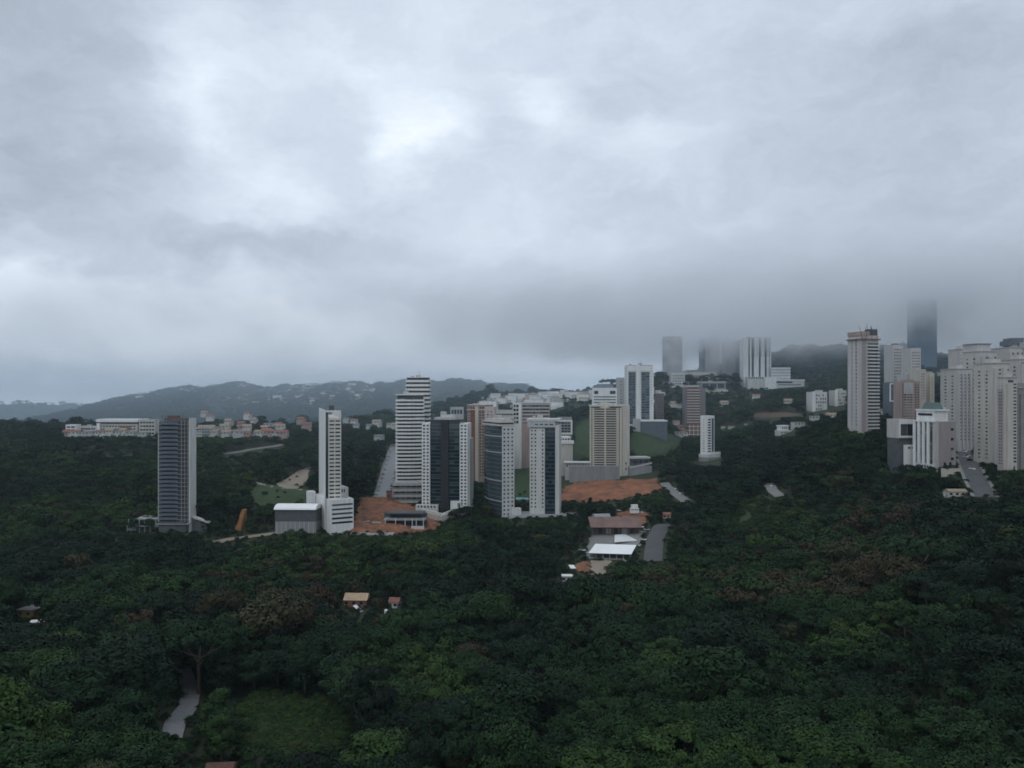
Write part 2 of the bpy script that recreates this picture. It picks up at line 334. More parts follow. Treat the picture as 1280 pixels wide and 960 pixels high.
class Bld:
    """corner pixel cx at distance Y is the near corner; local x runs along the front to pixel `right`, local y goes back (to pixel `left` or `depth` metres)"""
    def __init__(s, name, label, cx, Y, base, top=None, right=None, th=0.0, left=None, depth=None, group=None, cat='building', guard=True, keep=6, vis=None):
        s.m = Y / F; s.Y = Y; t = R(th); s.ex = Vector((math.cos(t), math.sin(t), 0)); s.ey = Vector((-math.sin(t), math.cos(t), 0))
        s.o = W(cx, base, Y); s.cx = cx
        if depth and cx > 700 and abs(th) < 7 and left is None and right:   # cx is the outermost visible edge: the back corner of the left flank
            sh = min(((cx - 640) / F * s.ey.y - s.ey.x) * depth, .45 * (right - cx) * s.m); s.o.x += max(0, sh)
        s.base = base
        s.WX = s.solve(right, s.ex) if right is not None else 10
        s.WY = depth if depth else s.solve(left, s.ey)
        s.H = (base - top) * s.m if top is not None else 10
        s.root = empty(name, s.o, t); tag(s.root, label, cat, group); s.cache = {}
        s.sink = max(7.0, s.o.z + 3 - min(float(ground(s.at(p, q).x, s.at(p, q).y)) for p in (0, s.WX) for q in (0, s.WY)))
        c = [s.at(-keep, -keep), s.at(s.WX + keep, -keep), s.at(s.WX + keep, s.WY + keep), s.at(-keep, s.WY + keep)]
        NOTREE.append([(p.x, p.y) for p in c]); SOLID.append([(p.x, p.y) for p in (s.at(-1, -1.5), s.at(s.WX + 1, -1.5), s.at(s.WX + 1, s.WY + 1), s.at(-1, s.WY + 1))])
        if guard:
            px = [640 + F * s.at(a, b).x / s.at(a, b).y for a in (0, s.WX) for b in (0, s.WY)]
            protect([(min(px), base - s.H / s.m - 2), (max(px), base - s.H / s.m - 2), (max(px), vis or base), (min(px), vis or base)], Y)
    def solve(s, px, d):
        t = (px - 640) / F; return (t * s.o.y - s.o.x) / (d.x - t * d.y)
    def at(s, x, y): return s.o + s.ex * x + s.ey * y
    def z(s, py): return (s.base - py) * s.m
    def u(s, px): return s.solve(px, s.ex)
    def box(s, name, m, x0, x1, y0, y1, z0, z1, parent=None):
        if z0 <= -3 and z1 > z0 + 4: z0 = min(z0, -s.sink)          # walls run down into the slope
        return MB().box(x0, x1, y0, y1, z0, z1).build(name, m, parent or s.root)
    def add(s, name, m, mb, parent=None): return mb.build(name, m, parent or s.root)
    def body(s, m, name='wall', sink=7, h=None):
        s.H = h or s.H; o = s.box(name, m, 0, s.WX, 0, s.WY, -sink, s.H); s.parapet(m, 0, s.WX, 0, s.WY, s.H); return o
    def parapet(s, m, x0, x1, y0, y1, z, h=1.0, t=.3):
        b = MB().box(x0, x1, y0, y0 + t, z, z + h).box(x0, x1, y1 - t, y1, z, z + h).box(x0, x0 + t, y0 + t, y1 - t, z, z + h).box(x1 - t, x1, y0 + t, y1 - t, z, z + h)
        return s.add('parapet', m, b)
    def _put(s, name, key, mk, m, loc):
        if key not in s.cache:
            o = mk(); s.cache[key] = o.data
        else:
            o = bpy.data.objects.new(name, s.cache[key]); COL.objects.link(o); o.parent = s.root
        o.location = loc; return o
    def windows(s, face, a0, a1, z0, z1, cols, rows, fw=.55, fh=.5, m=None, name='window', lift=.06, skip=None, off=0.0):
        m = m or G_DK; cw = (a1 - a0) / cols; rh = (z1 - z0) / rows; w = cw * fw; h = rh * fh
        for r in range(rows):
            for c in range(cols):
                if skip and skip(r, c): continue
                a = a0 + (c + .5) * cw; z = z0 + (r + .5) * rh
                if face == 'F': loc = (a, off, z); dims = (-w / 2, w / 2, -lift, lift, -h / 2, h / 2)
                elif face == 'L': loc = (off, a, z); dims = (-lift, lift, -w / 2, w / 2, -h / 2, h / 2)
                elif face == 'E': loc = (s.WX + off, a, z); dims = (-lift, lift, -w / 2, w / 2, -h / 2, h / 2)
                s._put(name, (name, face, round(w, 2), round(h, 2), m.name), lambda: MB().box(*dims).build(name, m, s.root), m, loc)
    def bands(s, m, z0, z1, n, x0, x1, y0, y1, frac=.45, name='balcony', start=0.0, outline=None):
        """n slabs or spandrels, one per storey"""
        st = (z1 - z0) / n
        for i in range(n):
            mk = (lambda: MB().prism(outline, 0, st * frac).build(name, m, s.root)) if outline else (lambda: MB().box(x0, x1, y0, y1, 0, st * frac).build(name, m, s.root))
            s._put(name, (name, round(x0, 2), round(y0, 2), round(x1, 2), round(st, 3), m.name), mk, m, (0, 0, z0 + st * (i + start)))
    def roofbox(s, m, x0, x1, y0, y1, h, z=None, name='roof_housing'):
        return s.box(name, m, x0, x1, y0, y1, (s.H if z is None else z) + .003, (s.H if z is None else z) + h)
    def roofkit(s, n=3, seed=0, z=None):
        r = random.Random(seed); H0 = s.H; s.H = s.H if z is None else z
        x = r.uniform(.3, .6) * s.WX; y = r.uniform(.3, .6) * s.WY; s.box('lift_housing', LGREY, x - 2, x + 2, y - 2, y + 2, s.H + .01, s.H + 2.6)
        s.add('antenna', BLACKM, MB().tube((x + 1, y, s.H + 2.6), (x + 1, y, s.H + 2.6 + r.uniform(2.5, 5)), .12, .06, 5))
        for i in range(n):
            x = r.uniform(.15, .75) * s.WX; y = r.uniform(.2, .7) * s.WY; w = r.uniform(1.6, 3.2)
            s.add('water_tank', LGREY, MB().tube((x, y, s.H), (x, y, s.H + r.uniform(1.4, 2.2)), w / 2, w / 2 * .95, 10))
        s.H = H0

# ---- dark tower under construction on the left
def construction_tower_left():
    b = Bld('construction_tower', 'dark grey unfinished tower with a tall white side slab, left of the valley', 199, 520, 662, 526, right=236, th=0, depth=10)
    H = b.H; W_, D = b.WX, b.WY; n = 26
    b.box('core', DGREY, 1.2, W_ - .6, 1.6, D - 1, -8, H - .4)
    b.box('side_slab', WHITE2, W_ + .25, W_ + .9, -.6, D, -9, H + 1.6)
    b.box('side_slab', LGREY, -1.3, -.7, 1, D - 3, 5, H + .5)
    # slatted metal screen across the left half of each storey, bare slab edge across the right
    out = [(0, 0)] + [(W_ * .64 * i / 8, -1.1 * math.sin(math.pi * i / 8)) for i in range(1, 8)] + [(W_ * .64, 0), (W_ * .64, 2.2), (0, 2.2)]
    st = H / n
    b.bands(SLATE, 3.5, H, n - 1, 0, W_ * .64, 0, 2.2, .50, 'balcony_screen', .12, out)
    b.bands(GREY, 3.5, H, n - 1, -.4, W_, -.25, 1.8, .10, 'floor_slab', .0)
    for i in range(6): b.box('column', GREY if i % 2 else DGREY, W_ * (.68 + .055 * i), W_ * (.68 + .055 * i) + .45, 0, .5, -8, H)
    b.windows('F', W_ * .06, W_ * .62, 3.5, H, 2, n - 1, .8, .34, G_DK, 'window', .05, off=1.55)
    f = b.box('formwork', BROWNG, W_ * .12, W_ * .9, 2, D - 3, H, H + 1.6)
    for i in range(9): b.add('scaffold_pole', BLACKM, MB().tube((W_ * (.05 + .1 * i), 2.5, H + 1.5), (W_ * (.05 + .1 * i), 2.5, H + 3.4 + random.uniform(0, 1.6)), .12, .1, 5))
    b.box('formwork', BROWNG, W_ * .2, W_ * .55, 3, 8, H + 1.6, H + 3.2)
    # podium with open storeys
    z = b.z
    for k, (x0, x1, y0, zz, dz) in enumerate(((-21, 0, -1, z(657), .6), (-17, -2, 1, z(649), .6), (-1, W_ + 1, -3, z(654), .5))):
        b.box('podium_slab', GREY, x0, x1, y0, y0 + 15, zz - dz, zz)
    b.box('podium_wall', GREY, -21, -15, -.4, 12, -8, z(658)); b.box('podium_wall', DGREY, -15, 0, 1.5, 12, -8, z(649) - .6); b.box('podium_wall', DGREY, .5, W_ - 1, -2.2, 0, -8, z(652))
    for i in range(6): b.box('podium_column', GREY, -20 + i * 3.5, -19.5 + i * 3.5, -.5, 0, -6, z(649))
    # ramp at the right
    k = MB(); x0 = W_ + 1.1; k.quadbox([(x0, 2, z(648)), (x0 + 11, 2, z(655)), (x0 + 11, 6, z(655)), (x0, 6, z(648)), (x0, 2, z(646)), (x0 + 11, 2, z(653)), (x0 + 11, 6, z(653)), (x0, 6, z(646))]); b.add('ramp', PALE, k)
    b.box('ramp_wall', DGREY, x0, x0 + 9, 3, 5.5, -5, z(650) - 1)
    protect([(155, 640), (270, 640), (270, 664), (155, 664)], 520)
construction_tower_left()

# ---- slim white tower on a white podium
def slim_tower():
    b = Bld('slim_office_tower', 'slim white tower with small windows rising from a banded white podium', 406, 530, 652, 513, right=426.5, th=16, left=398.6)
    W_, D, H = b.WX, b.WY, b.H; z = b.z; zp = z(626)
    a1, a2 = b.u(407), b.u(410.5)
    b.box('left_slab', WHITE, 0, a1, 0, D, -6, H)
    b.box('glass_recess', G_TEAL, a1, a2, 1.6, D - .5, -6, H - 1.2)
    b.box('right_wall', PALEC, a2, W_, .3, D - .5, -6, z(523))
    b.box('roof_frame', WHITE, a1, W_, .1, .9, H - 1.2, H); b.box('roof_frame', WHITE, W_ - .6, W_, .1, D, z(523), H - 1.2)
    b.windows('F', a2 + .3, W_ - .3, zp + 1, z(524), 2, 21, .82, .40, G_DK, off=.3)
    b.windows('E', 1.5, D - 1.5, zp + 1, z(524), 1, 21, .4, .4, G_DK)
    b.box('machine_room', DGREY, 3, 6.5, 4, 7, H - 1.2, z(507)); 
    p = Bld('podium_building', 'white banded podium block under the slim white tower', 413.5, 522, 664, 627, right=442, th=30, left=393, cat='building')
    p.body(WHITE, 'wall', 8, p.z(627)); z = p.z
    for i in range(5): p.windows('F', p.WX * .04, p.WX * .97, z(657 - i * 5.6), z(657 - (i + 1) * 5.6), 1, 1, .97, .42, G_DK, 'window_band')
    for i in range(4): p.windows('E', 1, p.WY - 2, z(652 - i * 6), z(652 - (i + 1) * 6), 1, 1, .9, .35, G_DK, 'window_band')
    p.box('terrace_wall', WHITE, -5, -.4, p.WY - 4, p.WY + 2, -6, z(621)); p.box('rear_block', WHITE2, p.WX * .55, p.WX + 2, p.WY * .45, p.WY + 4, -6, z(614))
    p.windows('F', p.WX * .6, p.WX, z(622), z(615), 4, 1, .5, .6, G_DK, off=p.WY * .45)
    s = Bld('long_shed', 'long low shed with a rounded white roof beside the white podium', 344, 528, 662, 645, right=395, th=-2, depth=14)
    z = s.z; s.box('lower_wall', GREY, 0, s.WX, 0, s.WY, -6, z(652)); s.box('upper_wall', DGREY, -.2, s.WX, .4, s.WY - .3, z(652), z(637))
    k = MB(); n = 8; prof = [(s.WY / 2 - (s.WY / 2 + .6) * math.cos(math.pi * i / n), z(637) + 3.0 * math.sin(math.pi * i / n)) for i in range(n + 1)]
    for (x0, x1) in ((-.8, s.WX),):
        i0 = len(k.v); k.v += [(x0, a, c) for a, c in prof] + [(x1, a, c) for a, c in prof]; m = len(prof)
        for i in range(m - 1): k.f.append((i0 + i, i0 + i + m, i0 + i + m + 1, i0 + i + 1))
        k.f.append(tuple(i0 + i for i in range(m))); k.f.append(tuple(i0 + m + i for i in reversed(range(m)))); k.f.append((i0, i0 + m - 1, i0 + 2 * m - 1, i0 + m))
    s.add('roof', ROOFW, k)
    for i in range(9): s.box('pilaster', LGREY, 1 + i * s.WX / 9, 1.4 + i * s.WX / 9, -.25, 0, -6, z(652))
slim_tower()

# ---- white balcony towers left of centre
def balcony_towers():
    b = Bld('balcony_tower', 'white tower with curved horizontal balcony bands, in front of its taller twin', 496, 680, 620, 494, right=530, th=6, depth=22)
    W_, D, H = b.WX, b.WY, b.H; z = b.z
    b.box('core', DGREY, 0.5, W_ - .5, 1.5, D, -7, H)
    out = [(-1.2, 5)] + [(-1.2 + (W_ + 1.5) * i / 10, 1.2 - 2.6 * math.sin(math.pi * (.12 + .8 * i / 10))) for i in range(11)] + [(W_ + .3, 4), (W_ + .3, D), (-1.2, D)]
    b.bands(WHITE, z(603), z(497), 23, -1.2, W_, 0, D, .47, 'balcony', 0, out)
    b.windows('F', 1, W_ - 1, z(603), z(497), 3, 23, .8, .4, G_MD, off=1.45)
    b.box('roof_slab', WHITE, -1, W_, -.5, D, H, H + .8); b.add('base_columns', GREY, MB().box(0, W_ * .3, .2, 2, -7, z(606)).box(W_ * .5, W_, .2, 2, -7, z(606)))
    b.box('base_slab', WHITE2, -2, W_ + 1, -1.5, D, z(605.5), z(604))
    c = Bld('balcony_tower', 'tallest white tower of horizontal bands, behind the curved balcony tower', 507, 715, 618, 474, right=536.5, th=2, depth=22)
    W_, D, H = c.WX, c.WY, c.H; z = c.z
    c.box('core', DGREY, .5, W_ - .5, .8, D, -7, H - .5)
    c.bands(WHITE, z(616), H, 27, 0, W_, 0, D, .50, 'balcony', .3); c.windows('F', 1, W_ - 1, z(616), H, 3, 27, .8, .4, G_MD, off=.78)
    c.box('roof_crown', DGREY, 1, W_ - 1, 2, D - 2, H - .5, H + 1.4); c.box('roof_rail', WHITE, .5, W_ - .5, 1, D, H + 1.4, H + 1.9)
    c.roofkit(1, 27, H + 1.4); b.roofkit(2, 28, b.H + .8)
    g = Bld('parking_block', 'low grey parking block under the white balcony towers', 491, 645, 633, 604, right=530, th=4, depth=14, cat='building')
    z = g.z; g.box('wall', GREY, 0, g.WX, 1.2, g.WY, -5, g.H); g.bands(LGREY, 0, g.H, 4, -.3, g.WX + .3, 0, g.WY, .35, 'floor_slab', .55)
    g.windows('F', 1, g.WX - 1, 0, g.H, 5, 4, .8, .45, G_DK, 'opening', off=1.2)
balcony_towers()

# ---- dark glass tower with white window strips
def glass_corner_tower():
    b = Bld('glass_tower', 'dark glass tower between two white window strips, on a retaining wall', 538, 600, 634, 526, right=575, th=-6, depth=22)
    W_, D, H = b.WX, b.WY, b.H; z = b.z
    b.box('glass_body', G_TEAL, 0, W_, 0, D, -4, H)
    b.box('central_shaft', BLACKM, W_ * .36, W_ * .62, -1.2, 0, -5, H + .8)
    st = H / 24
    for i in range(24):
        for (x0, x1) in ((.2, W_ * .35), (W_ * .63, W_ - .2)):
            b.windows('F', x0, x1, st * i, st * (i + 1), 2, 1, .92, .8, G_TEAL, 'glass_panel', .07) if i % 2 == 0 else None
        b._put('floor_line', 'fl', lambda: MB().box(0, W_, -.16, .05, 0, .28).build('floor_line', SLATE, b.root), SLATE, (0, 0, st * i))
    for i, (x0, x1, zt, y0) in enumerate(((-6.2, -.05, z(529), -1.5), (W_ + .05, W_ + 6, z(529), -2.0))):
        b.box('white_strip', WHITE, x0, x1, y0, D - 6, -6, zt)
        b.windows('F', x0 + .3, x1 - .3, 2, zt - .5, 2, 24, .55, .48, G_DK, off=y0)
    b.box('flank', WHITE2, W_ + 6.05, W_ + 7.4, 0, D - 4, -6, z(548)); 
    b.box('roof_slab', BLACKM, -1, W_ + 1, -.6, D, H, H + .7); b.box('roof_terrace', LGREY, W_ * .1, W_ * .8, 3, D - 4, H + .7, z(522)); b.box('roof_terrace', WHITE2, W_ * .3, W_ * .7, 5, D - 6, z(522), z(519))
    b.roofkit(1, 21, z(519))
    b.box('entrance', WHITE, W_ * .72, W_ + 1.5, -5, -2.1, -5, z(625)); b.windows('F', W_ * .95, W_ + 1, 0, z(626), 2, 1, .8, .7, G_DK, off=-5)
    b.box('terrace', WHITE2, -10, W_ * .3, -6, -1.6, -6, z(630)); b.windows('F', -9, W_ * .25, z(634), z(630), 6, 1, .5, .6, G_DK, off=-6)
    # stepped wall in front
    w = empty('retaining_wall', W(552, 655, 580)); tag(w, 'beige angled retaining wall below the dark glass tower', 'wall')
    def wall(a, c, top, bot, nm, m, t=1.2):
        A = W(*a, 0.001) if False else None
        P = [W(a[0], top[0], a[1]), W(c[0], top[1], c[1])]; zb = [W(a[0], bot[0], a[1]).z - 3, W(c[0], bot[1], c[1]).z - 3]
        d = (P[1] - P[0]); d.z = 0; d.normalize(); nn = Vector((-d.y, d.x, 0)) * t; o = w.location
        q = [P[0].copy(), P[1].copy(), P[1] + nn, P[0] + nn]
        k = MB().quadbox([Vector((q[i].x, q[i].y, zb[(0, 1, 1, 0)[i]])) - o for i in range(4)] + [v - o for v in q]); k.build(nm, m, w)
    wall((522, 592), (552, 576), (638, 645), (645, 658), 'wall_face', BEIGE); wall((552, 576), (590, 600), (645, 631), (658, 640), 'wall_face', BEIGE)
    wall((524, 594), (553, 578.2), (635.5, 642.5), (637.5, 644.5), 'coping', WHITE2, 2); wall((553, 578.2), (591, 602), (642.5, 628.5), (644.5, 630.5), 'coping', WHITE2, 2)
    protect([(520, 628), (552, 640), (592, 626), (592, 638), (553, 657), (520, 648)], 580)
glass_corner_tower()

# ---- the pair of dotted towers in the centre
def dotted_towers():
    b = Bld('dotted_tower', 'left one of two white towers dotted with square windows, glass side facing left', 627, 582, 648, 531, right=643, th=24, left=605)
    W_, D, H = b.WX, b.WY, b.H; z = b.z
    b.box('white_face', WHITE2, .3, W_, 0, D - .5, -6, H - 1)
    b.windows('F', .6, W_ - .2, 1.5, H - 2, 3, 22, .42, .42, G_DK)
    # rounded glass flank
    out = [(.25, 0), (.25, D)] + [(.25 - 2.6 * math.sin(math.pi * i / 8), D - D * i / 8) for i in range(1, 8)]
    b.add('glass_flank', G_TEAL, MB().prism(out, -6, H - 1))
    o2 = [(.2, -.1), (.2, D)] + [(.25 - 2.85 * math.sin(math.pi * i / 8), D - D * i / 8) for i in range(1, 8)]
    b.bands(SLATE, 0, H - 1, 22, 0, 1, 0, D, .12, 'floor_line', 0, o2)
    for i in (4, 9, 16, 20): b.add('light_band', LGREY, MB().prism([(x * 1.06 - .02, y) for x, y in o2], H * i / 23, H * i / 23 + .7))
    b.box('crown', BEIGE, -1.5, W_ + .2, -.2, D, H - 1, H + .3); b.box('crown_glass', G_DK, -1, W_ - .4, .4, D - 1, H + .3, H + 1.4)
    b.box('crown', PALE, -1.5, W_ + .2, -.2, D, H + 1.4, H + 2.2); b.box('roof_housing', BEIGE, 1, W_ - 1, 2, D - 3, H + 2.2, z(524))
    c = Bld('dotted_tower', 'right one of two white towers dotted with square windows, dark glass facing right', 662, 590, 640, 535, right=681, th=-8, depth=20)
    W_, D, H = c.WX, c.WY, c.H; z = c.z
    c.box('white_face', WHITE2, 0, W_, 0, D, -6, H)
    c.windows('F', .3, W_ - .3, 2.5, H - .5, 4, 21, .40, .42, G_DK, skip=lambda r, k: k == 2)
    x1 = c.u(694); x2 = c.u(699)
    c.box('glass_bay', G_TEAL, W_ + .02, x1, .8, D, -6, H)
    for i in range(21): c._put('floor_line', 'fl', lambda: MB().box(W_ + .02, x1, .66, .85, 0, .3).build('floor_line', SLATE, c.root), SLATE, (0, 0, H * i / 21))
    for i in range(21):
        if i % 3: c.windows('F', W_ + .3, x1 - .2, H * i / 21 + .3, H * (i + 1) / 21, 3, 1, .9, .9, G_TEAL, 'glass_panel', .06, off=.78)
    c.box('fin', WHITE2, x1 + .02, x2, 0, D, -8, z(531))
    c.box('canopy', BLACKM, .5, x1, -.3, D, H, H + .5); c.box('crown', LGREY, -1.5, x1 + .01, -.6, D, H + .5, z(526)); c.box('crown_top', WHITE2, -2.2, x2 + .5, -.8, D + .5, z(526), z(523.5))
    c.windows('F', W_ * .3, x1 - 1, z(532), z(529), 4, 1, .7, .5, G_DK, off=-.6)
    c.roofkit(1, 23, z(523.5)); b.roofkit(1, 24, b.z(524))
    # deck shared by both
    d = Bld('tower_deck', 'grey deck with a pale edge at the foot of the two dotted towers', 637, 576, 650, 645, right=708, th=10, depth=24, cat='terrace', keep=2)
    d.box('deck_slab', GREY, 0, d.WX, .5, d.WY, -7, d.H - .5); d.box('edge_beam', LGREY, -.4, d.WX, -.3, .5, d.H - 1.6, d.H + .5)
    d.box('stair_block', WHITE2, 3, 10, 8, 14, d.H - .5, d.H + 4); d.box('ramp_edge', LGREY, d.WX, d.WX + 9, 2, 3, -2, d.H + .8)
    protect([(640, 628), (722, 628), (722, 644), (640, 652)], 580)
dotted_towers()

# ---- pink brown tower and the office blocks behind the centre
def centre_back():
    b = Bld('brick_tower', 'pinkish brown residential tower behind the dark glass tower', 584, 740, 600, 508, right=606, th=-4, depth=20)
    W_, D, H = b.WX, b.WY, b.H; z = b.z
    b.body(PINK); b.box('light_pier', CREAM, b.u(594), b.u(598), -.8, 0, -6, H); b.box('dark_recess', RUST, b.u(588), b.u(594), -.1, .3, -6, H - 2)
    b.windows('F', .3, b.u(588), 3, H - 4, 2, 23, .5, .45, G_DK); b.windows('F', b.u(598.5), W_ - .3, 3, H - 4, 2, 23, .5, .45, G_DK)
    b.box('crown', CREAM, -.6, W_ + .6, -.7, D + .5, H - 3.4, H - 2.6); b.windows('F', .5, W_ - .5, H - 2.4, H - .2, 7, 1, .5, .8, G_DK, 'crown_opening'); b.box('crown', BEIGE, -.6, W_ + .6, -.7, D + .5, H + 1.0, H + 1.5); b.roofkit(2, 3)
    c = Bld('pale_slab_building', 'pinkish white slab building right behind the brown tower', 606, 720, 600, 510, right=618, th=-4, depth=18)
    c.body(mat('faded_pink_render', (.50, .43, .42), .85, .08, .3)); c.windows('F', 1, c.WX - 1, 3, c.H - 2, 2, 22, .45, .42, G_MD)
    f = Bld('frame_office', 'office block with a white portal frame around its front', 600, 800, 560, 503, right=620, th=-6, depth=18, guard=False)
    f.body(PALE); z = f.z; t = f.u(616.5)
    f.box('portal_frame', WHITE, -1, f.WX + .4, -1.2, 0, z(506), z(503) + 1); f.box('portal_frame', WHITE, t, f.WX + .4, -1.2, 0, -4, z(506)); f.windows('F', .5, t - .5, 4, z(507), 4, 12, .8, .5, G_DK)
    g = Bld('low_office', 'low office with white roof edges behind the dotted towers', 618, 780, 560, 514, right=642, th=0, depth=16, guard=False)
    g.body(PALE); g.bands(WHITE2, g.z(545), g.H, 5, -.5, g.WX + .5, -.8, g.WY, .25, 'roof_edge', .5); g.windows('F', 1, g.WX - 1, g.z(545), g.H, 6, 5, .8, .5, G_DK, off=-.02)
    h = Bld('striped_office', 'wide office block with a white grid on its left and brown stripes', 641, 830, 560, 504, right=687, th=-3, depth=20, guard=False)
    h.box('wall', PINK, 0, h.WX, 0, h.WY, -6, h.H); z = h.z; a = h.u(652)
    h.box('white_grid', WHITE, 0, a, -.5, 0, -6, h.H + .4); h.windows('F', .4, h.u(648.5), z(530), z(505), 2, 5, .82, .7, G_DK, off=-.5)
    for i in range(6): h.box('stripe', LGREY, a + .05, h.WX, -.35, 0, z(528 - i * 4.4), z(528 - i * 4.4) + 1.1)
    h.windows('F', a + 1, h.WX - .8, z(530), z(505.5), 8, 6, .94, .45, G_DK); h.box('roof_edge', WHITE2, a, h.WX + .3, -.4, h.WY, h.H + .02, h.H + .8); h.box('roof_housing', WHITE2, h.u(656), h.u(668), 4, 12, h.H + .8, z(500))
    k = Bld('grey_frame_building', 'grey office building outlined by a white frame, right of the dotted towers', 697, 800, 572, 523, right=715, th=-3, depth=18, guard=False)
    z = k.z; k.body(GREY); k.add('white_frame', WHITE, MB().box(0, k.WX + .3, -.6, 0, z(527), z(525)).box(k.WX - 1, k.WX + .3, -.6, 0, z(541), z(527)).box(0, k.WX + .3, -.6, 0, z(543), z(541)))
    k.windows('F', .4, k.WX - 1.4, z(541), z(527), 4, 4, .8, .6, G_DK); k.windows('F', .4, k.WX - 1.4, z(571), z(556), 5, 3, .7, .5, G_DK)
    n = Bld('white_terrace_building', 'white stepped terrace building below the grey framed office', 699, 770, 576, 556, right=716, th=4, depth=14, guard=False)
    z = n.z; n.body(BEIGE); n.box('terrace', WHITE, 0, n.WX + 1, -1, n.WY, n.H + 1.0, z(551)); n.box('terrace', WHITE, 0, n.WX - 2, 1, n.WY, z(551), z(546)); n.windows('F', .5, n.WX, z(551.5), z(547), 5, 1, .7, .5, G_DK, off=.98)
    q = Bld('rear_shop_block', 'small flat roofed grey block above the striped office', 563, 900, 535, 510, right=579, th=0, depth=12, guard=False)
    q.body(LGREY); q.windows('F', .8, q.WX - .8, q.z(518), q.z(511.5), 4, 1, .75, .8, G_DK)
    NOTREE.append([(-20, 640), (60, 640), (70, 860), (-40, 860)])
centre_back()

# ---- beige tower and neighbours
def beige_tower():
    b = Bld('beige_tower', 'tall beige residential tower with paired balcony stacks above a grey retaining wall', 737, 750, 597, 508, right=778, th=-4, depth=20)
    W_, D, H = b.WX, b.WY, b.H; z = b.z
    b.box('wall', CREAM, 0, W_, .8, D, -6, H); zb = z(583)
    for (p0, p1) in ((742.5, 755.5), (757.5, 770)):
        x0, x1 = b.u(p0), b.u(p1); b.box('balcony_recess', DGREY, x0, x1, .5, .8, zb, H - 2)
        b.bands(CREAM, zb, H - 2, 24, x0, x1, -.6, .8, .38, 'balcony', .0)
    for p in (737.2, 740.7, 755.5, 771.5, 775): b.box('pier', CREAM, b.u(p), b.u(p + 2), -.3, .8, -6, H - 1.2)
    b.windows('F', b.u(739), b.u(740.7), zb, H - 2, 1, 24, .8, .5, G_DK, off=.79); b.windows('F', b.u(773.4), b.u(775), zb, H - 2, 1, 24, .8, .5, G_DK, off=.79)
    b.box('crown', CREAM, -.8, b.u(752), -.6, D, H, H + 1.2); b.box('crown', CREAM, b.u(760), W_ + .6, -.6, D, H, H + 1.2); b.box('roof_housing', CREAM, b.u(750), b.u(762), 2, D - 3, H + .01, z(503.5))
    b.windows('F', .6, b.u(750), H - 1.6, H - .3, 1, 1, .95, .9, G_DK, 'crown_opening', .06, off=-.02 + .8); b.windows('F', b.u(762), W_ - .6, H - 1.6, H - .3, 1, 1, .95, .9, G_DK, 'crown_opening', .06, off=.78)
    b.box('blank_shaft', BEIGE, W_ + .05, b.u(787), -.5, D - 4, -8, z(506)); b.windows('F', W_ + 2.2, W_ + 4.4, 6, 16, 1, 2, .6, .4, G_DK, off=-.5)
    b.windows('F', b.u(743), b.u(770), z(586), z(580), 6, 1, .5, .9, G_DK, 'entrance_opening', .07, off=.8)
    b.roofkit(2, 25, H + 1.2)
    w = empty('retaining_wall', W(712, 601, 735)); tag(w, 'long grey retaining wall under the beige tower', 'wall'); m = .735
    MB().box(0, 63 * m, 0, 1.2, -5, 18 * m).build('wall_face', GREY, w); MB().box(-.3, 63.3 * m, -.3, 1.5, 18 * m, 18 * m + .6).build('coping', LGREY, w)
    NOTREE.append([(50, 690), (130, 690), (130, 790), (50, 790)]); protect([(705, 570), (818, 570), (818, 600), (705, 601)], 735)
    t = Bld('terrace_block', 'white edged terrace block left of the beige tower', 706, 748, 585, 577, right=738, th=-2, depth=14, guard=False); t.body(LGREY, h=t.z(580)); t.box('roof_slab', WHITE2, -1, t.WX, -1, t.WY, t.H + 1.0, t.H + 1.6); t.windows('F', .5, t.WX - .5, t.z(584), t.z(580), 9, 1, .6, .7, G_DK)
    p = Bld('podium_block', 'grey podium with a pale slanted parapet right of the beige tower', 787, 742, 600, 582, right=815, th=8, depth=18); z = p.z
    p.box('wall', GREY, 0, p.WX, 0, p.WY, -6, z(583)); p.add('sloped_parapet', LGREY, MB().quadbox([(0, -.4, z(586)), (p.WX, -.4, z(580)), (p.WX, .4, z(580)), (0, .4, z(586)), (0, -.4, z(584)), (p.WX, -.4, z(578)), (p.WX, .4, z(578)), (0, .4, z(584))]))
    p.box('upper_wall', DGREY, 2, p.WX - 1, 4, p.WY, z(583), z(574)); p.box('upper_roof', LGREY, 1, p.WX - .5, 3, p.WY, z(574), z(572)); p.windows('F', 2, p.WX - 2, z(581), z(575), 8, 1, .7, .6, G_DK, off=4)
    c = Bld('striped_apartment', 'white apartment block with dark strips and a dark hipped roof behind the beige tower', 740, 850, 570, 486, right=771, th=-3, depth=20, guard=False)
    z = c.z; c.body(WHITE); c.bands(SLATE, z(515), z(494), 6, 1, c.WX - 1, -.06, .2, .42, 'window_band', .2); c.windows('F', 1.2, c.u(748), z(493), z(488), 1, 1, .9, .8, G_DK); c.windows('F', c.u(762), c.WX - 1, z(493), z(488), 1, 1, .9, .8, G_DK)
    k = MB(); i = len(k.v); x0, x1, y0, y1, h = 1, c.WX - 1, 2, c.WY - 1, c.H + .3; k.v += [(x0, y0, h), (x1, y0, h), (x1, y1, h), (x0, y1, h), (x0 + 4, 9, h + 5), (x1 - 4, 9, h + 5)]; k.f += [(0, 1, 5, 4), (2, 3, 4, 5), (3, 0, 4), (1, 2, 5), (3, 2, 1, 0)]; c.add('roof', SLATE, k)
    d = Bld('blank_grey_tower', 'plain pale grey tower half hidden left of the two column tower', 770, 960, 540, 473, right=784, th=0, depth=20, guard=False); d.body(LGREY); d.windows('F', 8.5, d.WX - .4, d.z(520), d.H - 2, 1, 12, .5, .4, G_MD); d.windows('F', 1, 6, d.z(520), d.H - 2, 1, 12, .3, .3, G_MD)
